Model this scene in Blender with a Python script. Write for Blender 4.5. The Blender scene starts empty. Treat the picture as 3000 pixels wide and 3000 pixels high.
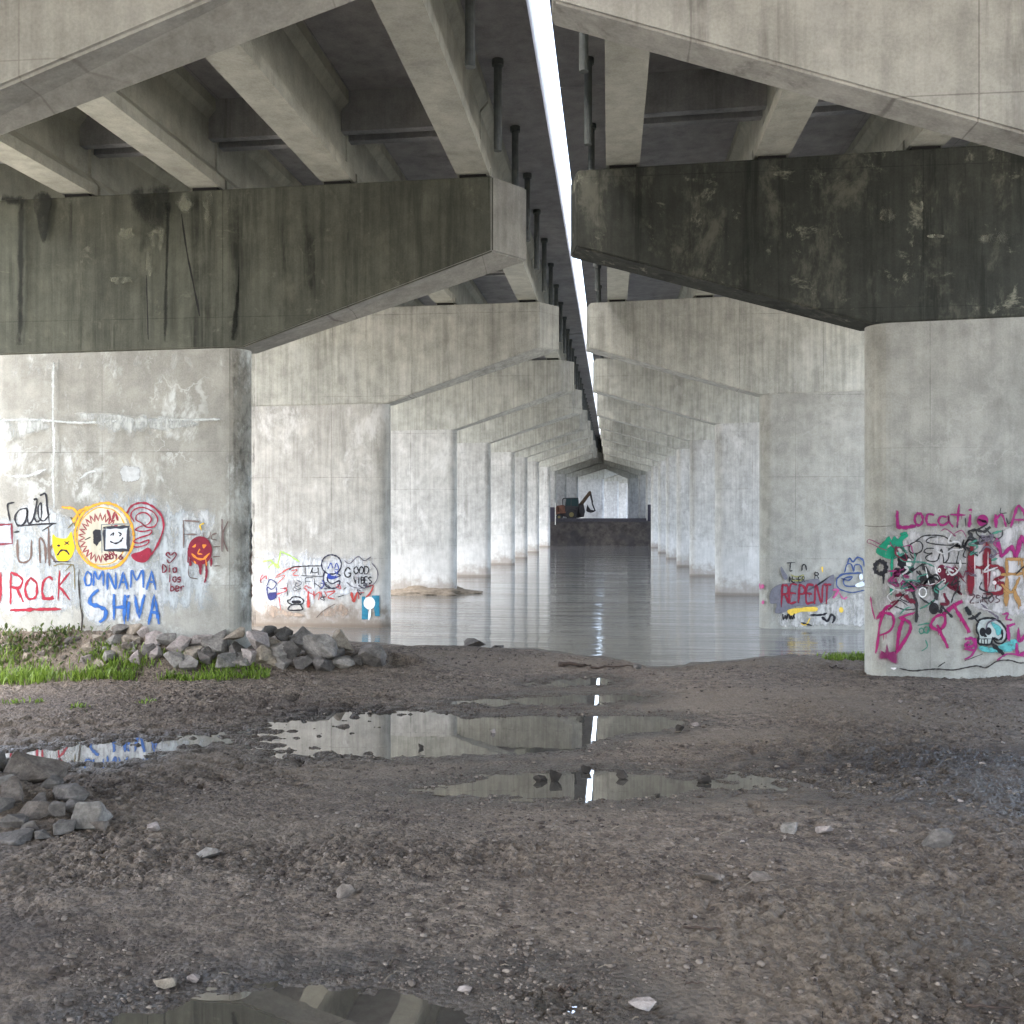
import bpy, bmesh, math, random
import numpy as np
from mathutils import Vector, Matrix, noise as mnoise

S = bpy.context.scene
COL = S.collection
random.seed(7)
RNG = np.random.default_rng(11)

# ------------------------------------------------------------------ camera
CAM_Z = 3.33                       # eye above the river level (z = 0)
FPX, YH = 2773.0, 1515.0
PSI = math.atan(285 / FPX)
CS, SN = math.cos(PSI), math.sin(PSI)
cd = bpy.data.cameras.new('camera'); cam = bpy.data.objects.new('camera', cd); COL.objects.link(cam)
cam.location = (0, 0, CAM_Z)
cam.rotation_euler = (math.radians(90), 0, PSI)
cd.sensor_width = 36; cd.lens = FPX / 3000 * 36
cd.shift_y = 15 / 3000
cd.clip_start = .1; cd.clip_end = 5000
S.camera = cam

# ------------------------------------------------------------------ light
SUN_EL, SUN_AZ = math.radians(62), math.radians(-138)     # azimuth clockwise from +Y: behind and to the left
w = bpy.data.worlds.new('World'); S.world = w; w.use_nodes = True
wn = w.node_tree.nodes; wl = w.node_tree.links; wn.clear()
sky = wn.new('ShaderNodeTexSky'); sky.sky_type = 'NISHITA'; sky.sun_disc = False
sky.sun_elevation = SUN_EL; sky.sun_rotation = SUN_AZ
sky.dust_density = 4.0; sky.air_density = 1.0; sky.ozone_density = 1.0
hs = wn.new('ShaderNodeHueSaturation'); hs.inputs['Saturation'].default_value = .75
bg = wn.new('ShaderNodeBackground'); bg.inputs['Strength'].default_value = .15
wo = wn.new('ShaderNodeOutputWorld')
wl.new(sky.outputs[0], hs.inputs['Color']); wl.new(hs.outputs[0], bg.inputs['Color']); wl.new(bg.outputs[0], wo.inputs['Surface'])
sd = bpy.data.lights.new('sun', 'SUN'); sun = bpy.data.objects.new('sun', sd); COL.objects.link(sun)
sd.energy = 1.5; sd.angle = math.radians(40); sd.color = (1, .99, .975)
sdir = Vector((math.sin(SUN_AZ) * math.cos(SUN_EL), math.cos(SUN_AZ) * math.cos(SUN_EL), math.sin(SUN_EL)))
sun.rotation_euler = sdir.to_track_quat('Z', 'Y').to_euler()

S.view_settings.view_transform = 'Standard'; S.view_settings.look = 'None'
S.view_settings.exposure = 3.45; S.view_settings.gamma = 1.0
S.render.engine = 'CYCLES'
S.cycles.use_denoising = True
S.cycles.max_bounces = 10; S.cycles.diffuse_bounces = 6; S.cycles.glossy_bounces = 4
S.cycles.transparent_max_bounces = 24
S.cycles.sample_clamp_indirect = 8.0

# ------------------------------------------------------------------ small helpers
def at_y(px, py, Y):
    t = (px - 1500) / FPX; X = Y * (t * CS - SN) / (CS + t * SN)
    return X, (YH - py) / FPX * (-X * SN + Y * CS) + CAM_Z
def at_z(px, py, z):
    d = (z - CAM_Z) * FPX / (YH - py); xc = (px - 1500) / FPX * d
    return xc * CS - d * SN, xc * SN + d * CS
def at_x(px, py, X):
    t = (px - 1500) / FPX; Y = X * (CS + t * SN) / (t * CS - SN)
    return Y, (YH - py) / FPX * (-X * SN + Y * CS) + CAM_Z

def tag(o, label=None, cat=None, group=None, kind=None):
    if label: o['label'] = label
    if cat: o['category'] = cat
    if group: o['group'] = group
    if kind: o['kind'] = kind
    return o
def empty(name, loc=(0, 0, 0)):
    o = bpy.data.objects.new(name, None); o.location = loc; COL.objects.link(o); return o
def link_mesh(name, me, mat, parent=None, loc=None):
    o = bpy.data.objects.new(name, me); COL.objects.link(o)
    if mat is not None: me.materials.append(mat)
    if parent is not None:
        o.parent = parent
    if loc is not None: o.location = loc
    return o
def from_bm(name, bm, mat, parent=None, off=(0, 0, 0), smooth=False, recalc=True):
    """vertices are given in world space; off = the origin of the parent thing"""
    if recalc: bmesh.ops.recalc_face_normals(bm, faces=bm.faces[:])
    me = bpy.data.meshes.new(name)
    if any(off): bmesh.ops.translate(bm, verts=bm.verts[:], vec=(-off[0], -off[1], -off[2]))
    bm.to_mesh(me); bm.free()
    if smooth:
        for p in me.polygons: p.use_smooth = True
    return link_mesh(name, me, mat, parent)
def hexa(bm, p):
    """p: eight corners, bottom four then top four, both in the same turn"""
    v = [bm.verts.new(q) for q in p]
    for f in ((0, 1, 2, 3), (7, 6, 5, 4), (0, 4, 5, 1), (1, 5, 6, 2), (2, 6, 7, 3), (3, 7, 4, 0)):
        bm.faces.new([v[i] for i in f])
def box(bm, x0, x1, y0, y1, z0, z1):
    hexa(bm, [(x0, y0, z0), (x1, y0, z0), (x1, y1, z0), (x0, y1, z0), (x0, y0, z1), (x1, y0, z1), (x1, y1, z1), (x0, y1, z1)])
def prism_xz(bm, poly, y0, y1):
    a = [bm.verts.new((x, y0, z)) for x, z in poly]; b = [bm.verts.new((x, y1, z)) for x, z in poly]
    n = len(poly); bm.faces.new(a); bm.faces.new(b[::-1])
    for i in range(n): bm.faces.new((a[i], b[i], b[(i + 1) % n], a[(i + 1) % n]))
def cyl_y(bm, x, z, r, y0, y1, n=24):
    prism_xz(bm, [(x + r * math.cos(2 * math.pi * i / n), z + r * math.sin(2 * math.pi * i / n)) for i in range(n)], y0, y1)
def tube(bm, pts, r0, r1=None, n=8):
    if r1 is None: r1 = r0
    rings = []
    for i, p in enumerate(pts):
        p = Vector(p); a = Vector(pts[max(i - 1, 0)]); b = Vector(pts[min(i + 1, len(pts) - 1)])
        d = (b - a).normalized(); u = d.orthogonal().normalized(); v = d.cross(u)
        r = r0 + (r1 - r0) * i / (len(pts) - 1)
        rings.append([bm.verts.new(p + u * r * math.cos(2 * math.pi * k / n) + v * r * math.sin(2 * math.pi * k / n)) for k in range(n)])
    for a, b in zip(rings, rings[1:]):
        for k in range(n): bm.faces.new((a[k], a[(k + 1) % n], b[(k + 1) % n], b[k]))
    bm.faces.new(rings[0][::-1]); bm.faces.new(rings[-1])
def np_mesh(name, verts, faces, k):
    me = bpy.data.meshes.new(name)
    me.vertices.add(len(verts)); me.vertices.foreach_set('co', np.asarray(verts, np.float32).ravel())
    faces = np.asarray(faces, np.int32); nf = len(faces)
    me.loops.add(nf * k); me.loops.foreach_set('vertex_index', faces.ravel())
    me.polygons.add(nf); me.polygons.foreach_set('loop_start', np.arange(0, nf * k, k, dtype=np.int32))
    me.polygons.foreach_set('loop_total', np.full(nf, k, np.int32))
    me.update(calc_edges=True); me.validate()
    return me
def set_attr(me, name, vals):
    a = me.attributes.new(name, 'FLOAT', 'POINT'); a.data.foreach_set('value', np.asarray(vals, np.float32))

# numpy gradient noise
_perm = np.random.default_rng(3).permutation(512); _perm = np.concatenate([_perm, _perm, _perm])
_ang = np.random.default_rng(4).uniform(0, 2 * np.pi, 512); _gx, _gy = np.cos(_ang), np.sin(_ang)
def pn(x, y):
    xi = np.floor(x).astype(int); yi = np.floor(y).astype(int); xf = x - xi; yf = y - yi
    u = xf ** 3 * (xf * (xf * 6 - 15) + 10); v = yf ** 3 * (yf * (yf * 6 - 15) + 10)
    def g(ix, iy, dx, dy):
        h = _perm[(_perm[ix & 511] + iy) & 511]; return _gx[h] * dx + _gy[h] * dy
    a = g(xi, yi, xf, yf); b = g(xi + 1, yi, xf - 1, yf); c = g(xi, yi + 1, xf, yf - 1); d = g(xi + 1, yi + 1, xf - 1, yf - 1)
    return 1.5 * ((a + u * (b - a)) + v * ((c + u * (d - c)) - (a + u * (b - a))))
def fbm(x, y, o=4, l=2.1, p=.5):
    s = np.zeros_like(x); a = 1.0
    for i in range(o):
        s += a * pn(x + 37.1 * i, y - 19.7 * i); x = x * l; y = y * l; a *= p
    return s
def sm(t):
    t = np.clip(t, 0, 1); return t * t * (3 - 2 * t)

# ------------------------------------------------------------------ node material helpers
class NT:
    def __init__(s, name):
        s.m = bpy.data.materials.new(name); s.m.use_nodes = True
        s.t = s.m.node_tree; s.n = s.t.nodes; s.n.clear()
        s.out = s.n.new('ShaderNodeOutputMaterial')
        s.geo = s.n.new('ShaderNodeNewGeometry')
    def put(s, sock, v):
        if isinstance(v, bpy.types.NodeSocket): s.t.links.new(v, sock)
        else: sock.default_value = v
    def pos(s, sx=1, sy=1, sz=1, off=0):
        m = s.n.new('ShaderNodeMapping'); s.t.links.new(s.geo.outputs['Position'], m.inputs['Vector'])
        m.inputs['Scale'].default_value = (sx, sy, sz); m.inputs['Location'].default_value = (off, off * .7, off * 1.3)
        return m.outputs[0]
    def noise(s, vec, scale=1, detail=5, rough=.55, dist=0):
        n = s.n.new('ShaderNodeTexNoise'); s.t.links.new(vec, n.inputs['Vector'])
        n.inputs['Scale'].default_value = scale; n.inputs['Detail'].default_value = detail
        n.inputs['Roughness'].default_value = rough; n.inputs['Distortion'].default_value = dist
        return n.outputs['Fac']
    def voro(s, vec, scale=1, feature='F1', out='Distance'):
        n = s.n.new('ShaderNodeTexVoronoi'); n.feature = feature; s.t.links.new(vec, n.inputs['Vector']); n.inputs['Scale'].default_value = scale
        return n.outputs[out]
    def ramp(s, f, a, b, lo=0.0, hi=1.0):
        n = s.n.new('ShaderNodeMapRange'); n.clamp = True; n.interpolation_type = 'SMOOTHSTEP'
        s.put(n.inputs['Value'], f)
        for k, v in (('From Min', a), ('From Max', b), ('To Min', lo), ('To Max', hi)): n.inputs[k].default_value = v
        return n.outputs[0]
    def math(s, op, a, b=0.0, c=None):
        n = s.n.new('ShaderNodeMath'); n.operation = op; s.put(n.inputs[0], a); s.put(n.inputs[1], b)
        if c is not None: s.put(n.inputs[2], c)
        return n.outputs[0]
    def mix(s, f, a, b):
        n = s.n.new('ShaderNodeMix'); n.data_type = 'RGBA'; s.put(n.inputs[0], f)
        for i, v in ((6, a), (7, b)):
            if isinstance(v, (tuple, list)): v = (v[0], v[1], v[2], 1)
            s.put(n.inputs[i], v)
        return n.outputs[2]
    def scale_col(s, col, f):
        n = s.n.new('ShaderNodeMix'); n.data_type = 'RGBA'; n.blend_type = 'MULTIPLY'; n.inputs[0].default_value = 1
        s.put(n.inputs[6], col if not isinstance(col, tuple) else (*col, 1))
        c = s.n.new('ShaderNodeCombineColor')
        for i in range(3): s.t.links.new(f, c.inputs[i])
        s.t.links.new(c.outputs[0], n.inputs[7]); return n.outputs[2]
    def attr(s, name):
        n = s.n.new('ShaderNodeAttribute'); n.attribute_name = name; return n.outputs['Fac']
    def xyz(s):
        n = s.n.new('ShaderNodeSeparateXYZ'); s.t.links.new(s.geo.outputs['Position'], n.inputs[0]); return n.outputs
    def bump(s, h, strength=.5, dist=.02):
        n = s.n.new('ShaderNodeBump'); n.inputs['Strength'].default_value = strength; n.inputs['Distance'].default_value = dist
        s.t.links.new(h, n.inputs['Height']); return n.outputs[0]
    def bsdf(s, col, rough=.85, normal=None, spec=.3, alpha=None, metal=0, ior=1.45):
        b = s.n.new('ShaderNodeBsdfPrincipled')
        s.put(b.inputs['Base Color'], (*col, 1) if isinstance(col, tuple) else col)
        s.put(b.inputs['Roughness'], rough); s.put(b.inputs['Specular IOR Level'], spec); b.inputs['Metallic'].default_value = metal
        b.inputs['IOR'].default_value = ior
        if normal is not None: s.t.links.new(normal, b.inputs['Normal'])
        if alpha is not None: s.t.links.new(alpha, b.inputs['Alpha'])
        s.t.links.new(b.outputs[0], s.out.inputs['Surface']); return s.m

def concrete(name, base, dark=(.1, .1, .085), dark_amt=.5, pale=(.6, .6, .57), pale_amt=.3, streak=.5, joints=True, crack=0., off=0., lich=0., rough=.88, soil=0.):
    t = NT(name)
    big = t.noise(t.pos(.35, .35, .35, off), 1, 4, .6)
    mid = t.noise(t.pos(1, 1, 1, off + 3), 2.6, 9, .66)
    fine = t.noise(t.pos(1, 1, 1, off + 9), 34, 4, .7)
    stv = t.noise(t.pos(2.2, 2.2, .13, off + 5), 1, 8, .68, .3)
    st2 = t.noise(t.pos(9, 9, .45, off + 15), 1, 5, .6)
    v = t.math('ADD', t.ramp(mid, .25, .75, .80, 1.16), t.ramp(fine, .3, .7, -.09, .09))
    v = t.math('MULTIPLY', v, t.ramp(big, .3, .7, .86, 1.1))
    v = t.math('MULTIPLY', v, t.ramp(st2, .3, .7, 1 - .18 * streak, 1 + .1 * streak))
    col = t.scale_col(base, v)
    # dark run-off streaks
    sk = t.math('MULTIPLY', t.ramp(stv, .5, .66), dark_amt)
    sk = t.math('MULTIPLY', sk, t.ramp(t.noise(t.pos(.8, .8, .5, off + 40), 1, 6, .7), .38, .62))
    col = t.mix(sk, col, dark)
    # pale washed patches
    pm = t.noise(t.pos(1, 1, .55, off + 21), 1.1, 11, .74, .25)
    col = t.mix(t.math('MULTIPLY', t.ramp(pm, .52, .66), pale_amt), col, pale)
    if crack:
        dv = t.noise(t.pos(1, 1, 1, off + 2), 2.0, 5, .6)
        n = t.n.new('ShaderNodeVectorMath'); n.operation = 'MULTIPLY_ADD'
        cc = t.n.new('ShaderNodeCombineXYZ')
        for i in range(3): t.t.links.new(dv, cc.inputs[i])
        t.t.links.new(cc.outputs[0], n.inputs[0]); n.inputs[1].default_value = (1.2, 1.2, 1.2); t.t.links.new(t.pos(.55, .55, .7, off), n.inputs[2])
        vo = t.voro(n.outputs[0], 1, 'DISTANCE_TO_EDGE')
        m = t.math('MULTIPLY', t.ramp(vo, .006, .03, 1, 0), t.ramp(t.noise(t.pos(1, 1, 1, off + 77), .8, 4), .45, .6))
        col = t.mix(t.math('MULTIPLY', m, crack), col, pale)
    if lich:
        lm = t.noise(t.pos(1, 1, 1, off + 55), 1.7, 12, .76, .4)
        col = t.mix(t.math('MULTIPLY', t.ramp(lm, .57, .68), lich), col, (.26, .26, .2))
        lm2 = t.noise(t.pos(1, 1, .6, off + 85), 7.5, 8, .8)
        col = t.mix(t.math('MULTIPLY', t.ramp(lm2, .66, .74), lich), col, (.42, .42, .36))
        col = t.mix(t.math('MULTIPLY', t.ramp(t.noise(t.pos(2.2, 2.2, .2, off + 95), 1, 6, .7), .52, .64), lich * .9), col, (.022, .024, .02))
    x = t.xyz()
    if joints:
        jx = t.math('PINGPONG', t.math('ADD', x[0], off), 1.22)
        jz = t.math('PINGPONG', t.math('ADD', x[2], .35), 1.22)
        wob = t.ramp(mid, .3, .7, .5, 1.5)
        j = t.math('MAXIMUM', t.ramp(t.math('MULTIPLY', jx, wob), .003, .011, 1, 0), t.ramp(t.math('MULTIPLY', jz, wob), .002, .009, 1, 0))
        col = t.mix(t.math('MULTIPLY', j, t.ramp(big, .35, .6, .05, .55)), col, dark)
    if soil:
        col = t.mix(t.ramp(t.math('ADD', x[2], t.ramp(st2, .3, .7, -.5, .5)), 1.6, 2.3, .3, 0), col, pale)
        col = t.mix(t.ramp(x[2], .05, .16, .6, 0), col, (.1, .085, .07))
        z = t.math('ADD', x[2], t.ramp(mid, .2, .8, -.35, .35))
        col = t.mix(t.ramp(z, .15, .95, soil, 0), col, (.19, .145, .105))
    h = t.math('ADD', t.math('MULTIPLY', mid, .6), t.math('MULTIPLY', fine, .35))
    vp = t.voro(t.pos(1, 1, 1, off), 3.5)
    h = t.math('ADD', h, t.ramp(vp, .02, .06, -.25, 0))
    return t.bsdf(col, rough, t.bump(h, .5, .012), .25)

def paint(name, col, wear=.35, rough=.6, soft=False):
    t = NT(name)
    if soft:
        n = t.noise(t.pos(1, 1, .55, 4), 4.5, 10, .72, .3); n2 = t.noise(t.pos(6, 6, .8, 8), 1, 6, .65)
        a = t.math('ADD', t.math('MULTIPLY', t.attr('edge'), 1.0), t.math('MULTIPLY', t.math('SUBTRACT', n, .5), 2.6))
        a = t.math('ADD', a, t.math('MULTIPLY', t.math('SUBTRACT', n2, .5), 1.0))
        return t.bsdf(t.scale_col(col, t.ramp(n2, .3, .7, .8, 1.15)), .8, None, .2, t.ramp(a, .1, 1.15, 0, .85))
    n = t.noise(t.pos(1, 1, 1, 4), 9, 7, .72); n2 = t.noise(t.pos(1, 1, 1, 8), 40, 3, .6)
    e = t.attr('edge')
    a = t.math('ADD', e, t.math('MULTIPLY', t.math('SUBTRACT', n, .5), wear * 2.6))
    a = t.math('ADD', a, t.math('MULTIPLY', t.math('SUBTRACT', n2, .5), wear * .8))
    alpha = t.ramp(a, .18, .85)
    c = t.scale_col(col, t.ramp(n, .3, .7, .8, 1.15))
    return t.bsdf(c, rough, None, .3, alpha)

def plain(name, col, rough=.6, metal=0, var=.25, sc=6, spec=.4):
    t = NT(name); n = t.noise(t.pos(), sc, 6, .65)
    return t.bsdf(t.scale_col(col, t.ramp(n, .25, .75, 1 - var, 1 + var)), rough, t.bump(n, .25, .01), spec, metal=metal)

# ------------------------------------------------------------------ materials
B = (.40, .395, .36)
M = {}
M['cap_pale'] = concrete('cap_pale', (.42, .42, .375), dark_amt=.4, pale_amt=.25, streak=1.0, off=1)
M['cap_near'] = concrete('cap_near', (.315, .312, .28), dark=(.13, .115, .105), dark_amt=.25, pale_amt=.12, streak=.6, off=12)
M['cap_near_worn'] = concrete('cap_near_worn', (.34, .336, .305), dark=(.1, .092, .085), dark_amt=.75, pale_amt=.2, streak=.6, off=31)
M['cap_moss'] = concrete('cap_moss', (.1, .104, .082), dark=(.022, .024, .019), dark_amt=.95, pale=(.15, .15, .115), pale_amt=.55, streak=1.1, off=7, lich=.4)
M['cap_moss_dark'] = concrete('cap_moss_dark', (.05, .053, .045), dark=(.02, .024, .02), dark_amt=.8, pale=(.14, .14, .11), pale_amt=.7, streak=.9, off=19, lich=.8)
M['col_painted'] = concrete('col_painted', (.365, .36, .325), dark_amt=.2, pale=(.66, .69, .67), pale_amt=.95, streak=.3, crack=.5, off=2)
M['col_tan'] = concrete('col_tan', (.375, .372, .335), dark_amt=.25, pale=(.55, .54, .5), pale_amt=.3, streak=.3, crack=.2, off=14)
M['col_pale'] = concrete('col_pale', (.45, .44, .405), dark_amt=.4, pale=(.72, .72, .7), pale_amt=.6, streak=.9, off=23, soil=.8)
M['col_river'] = concrete('col_river', (.45, .445, .42), dark_amt=.35, pale=(.7, .7, .68), pale_amt=.45, streak=.7, off=33, soil=.55)
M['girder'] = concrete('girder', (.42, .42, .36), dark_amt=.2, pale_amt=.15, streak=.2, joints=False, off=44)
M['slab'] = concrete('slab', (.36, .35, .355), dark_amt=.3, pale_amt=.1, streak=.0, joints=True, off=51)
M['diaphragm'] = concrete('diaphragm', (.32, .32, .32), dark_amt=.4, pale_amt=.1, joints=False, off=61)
M['pipe'] = plain('pipe', (.11, .12, .115), .5)
M['rubber'] = plain('rubber', (.015, .014, .014), .7)

# ------------------------------------------------------------------ bridges: profiles
def rise(Y):
    return .03 * (min(Y, 100) - 16.6) + .012 * max(0, Y - 100)
LX = ([-100, 125, 145, 160, 175, 190, 215], [0, 0, 1.9, 5.7, 8.3, 10.2, 12.5])
def xoff(side, Y): return float(np.interp(Y, *LX)) if side == 'L' else 0.0
def crossfall(side, X): return .025 * (X + .57) if side == 'R' else .012 * (X + 2.06)
TT = T = .72
P = {'L': dict(xe=-2.06, xe2=-1.50, xr=-6.62, xo=-11.6, zr=3.14, ze=4.70, zt=6.03, xout=-14.9, slab=(-1.22, -16.4), g0=-2.42, dg=-2.48, gw=.29),
     'R': dict(xe=-.58, xe2=-.72, xr=4.52, xo=9.6, zr=3.23, ze=4.84, zt=6.21, xout=11.6, slab=(-.90, 12.6), g0=.24, dg=2.62, gw=.30)}
def rz(side, Y): return rise(Y) * (1.0 if side == 'L' else .85)
FR = {'L': [7.1, 16.6, 27.9, 40.5, 52.4, 66.0, 76.4, 89.2, 106.0, 119, 132, 145, 160, 175, 190],
      'R': [8.5, 17.0, 28.9, 41.0, 54.0, 64.4, 76.5, 89.0, 104.0, 119, 132, 145]}
SIDE = {'L': 'left-hand', 'R': 'right-hand'}
ORD = ['first', 'second', 'third', 'fourth', 'fifth', 'sixth', 'seventh', 'eighth', 'ninth', 'tenth', 'eleventh', 'twelfth', 'thirteenth', 'fourteenth', 'fifteenth']
PIER_LABEL = {('L', 0): 'nearest left-hand pier, its clean grey cap cutting across the top left corner',
              ('L', 1): 'left-hand pier with a mossy dark cap and blue OM NAMA SHIVA lettering',
              ('L', 2): 'left-hand pier in shallow water behind the rock heap, round-headed black figure at its foot',
              ('L', 3): 'left-hand pier with a brown mud hump at its waterline',
              ('L', 12): 'bright white wall pier seen behind the raised arm of the backhoe',
              ('L', 13): 'bright pier just right of the backhoe, second of three pale ones far off',
              ('L', 14): 'narrow bright pier, rightmost of the three pale ones beyond the far bank',
              ('R', 0): 'nearest right-hand pier, its peeling stained cap cutting across the top right corner',
              ('R', 1): 'right-hand pier with a blackened cap and magenta LOCATION graffiti on its wall',
              ('R', 2): 'right-hand pier in the water marked REPENT on a grey patch',
              ('R', 11): 'dim right-hand pier closing the passage beyond the far bank'}
COLUMNS, CAPS = {}, {}
def round_wall(bm, x_in, x_out, y0, T, z0, z1):
    """pier stem: a wall with half-round ends"""
    r = T / 2; sgn = 1 if x_out > x_in else -1; pts = []
    n = 14
    for i in range(n + 1):
        a = -math.pi / 2 + math.pi * i / n
        pts.append((x_in + sgn * r - sgn * r * math.cos(a), y0 + r + r * math.sin(a)))
    for i in range(n + 1):
        a = math.pi / 2 - math.pi * i / n
        pts.append((x_out - sgn * r + sgn * r * math.cos(a), y0 + r + r * math.sin(a)))
    a = [bm.verts.new((x, y, z0)) for x, y in pts]; b = [bm.verts.new((x, y, z1(x))) for x, y in pts]
    bm.faces.new(a); bm.faces.new(b[::-1])
    for i in range(len(pts)):
        j = (i + 1) % len(pts); bm.faces.new((a[i], a[j], b[j], b[i]))

def pier(side, k):
    T = .52 if k == 0 else TT
    Y = FR[side][k]; p = dict(P[side]); o = xoff(side, Y); r = CAM_Z + rz(side, Y)
    xr = p['xr'] + o
    if (side, k) == ('R', 0): p['xe'], p['xe2'], T = -.5, -.54, .42; p['zr'] -= .2
    if side == 'R' and k == 11: xr = 2.75
    if side == 'R' and k == 10: xr = 4.0
    xo = p['xo'] + o
    root = empty('bridge_pier', (xr, Y, 0.0))
    lab = PIER_LABEL.get((side, k), '%s wall pier, %s from the front in the row receding over the river' % (SIDE[side], ORD[k]))
    tag(root, lab, 'bridge pier', 'concrete piers of the two bridges')
    off = tuple(root.location)
    near = {('L', 1): 'col_painted', ('R', 1): 'col_tan', ('L', 2): 'col_pale', ('R', 2): 'col_tan'}
    cm = M[near.get((side, k), 'col_river' if k > 0 else 'col_tan')]
    capm = M[{('L', 0): 'cap_near', ('R', 0): 'cap_near_worn', ('L', 1): 'cap_moss', ('R', 1): 'cap_moss_dark'}.get((side, k), 'cap_pale')]
    zb = -1.5 if Y < 108 else 2.6
    cf = lambda X: crossfall(side, X)
    bm = bmesh.new()
    round_wall(bm, xr, xo, Y + .02, T - .04, zb, lambda x: p['zr'] + r + cf(x) - .002)
    col = from_bm('column', bm, cm, root, off)
    # cap: tapered cantilever both ways, slanting end
    bm = bmesh.new()
    def section(xf, xb, zb_, zt_):
        return [bm.verts.new((xf, Y, zb_)), bm.verts.new((xb, Y + T, zb_)), bm.verts.new((xb, Y + T, zt_)), bm.verts.new((xf, Y, zt_))]
    xs = [(p['xe'] + o, p['xe2'] + o, p['ze']), (xr, xr, p['zr']), (xo, xo, p['zr']), (p['xout'] + o, p['xout'] + o, p['ze'])]
    secs = [section(a, b, z + r + cf(a), p['zt'] + r + cf(a)) for a, b, z in xs]
    for a, b in zip(secs, secs[1:]):
        for i in range(4): bm.faces.new((a[i], a[(i + 1) % 4], b[(i + 1) % 4], b[i]))
    bm.faces.new(secs[0]); bm.faces.new(secs[-1][::-1])
    bmesh.ops.recalc_face_normals(bm, faces=bm.faces[:])
    bmesh.ops.bevel(bm, geom=[e for e in bm.edges if e.calc_face_angle(0) > .5], offset=.025, segments=2, affect='EDGES', clamp_overlap=True)
    cap = from_bm('cap', bm, capm, root, off)
    COLUMNS[(side, k)] = (col, off); CAPS[(side, k)] = (cap, off)
    if k == 1:
        cap.data.materials.append(M['cap_near'])
        for pg in cap.data.polygons:
            if pg.normal.y > -.75 and side == 'L': pg.material_index = 1
    # bearing pads, one under each girder end (hidden ones far off left out)
    if k < 4:
        for gi in range(5):
            gx = p['g0'] + gi * p['dg']
            bm = bmesh.new(); z = p['zt'] + r + cf(gx)
            box(bm, gx - .24, gx + .24, Y + .1, Y + T - .1, z + .003, z + .078)
            from_bm('bearing_pad', bm, M['rubber'], root, off)
    return root

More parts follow.
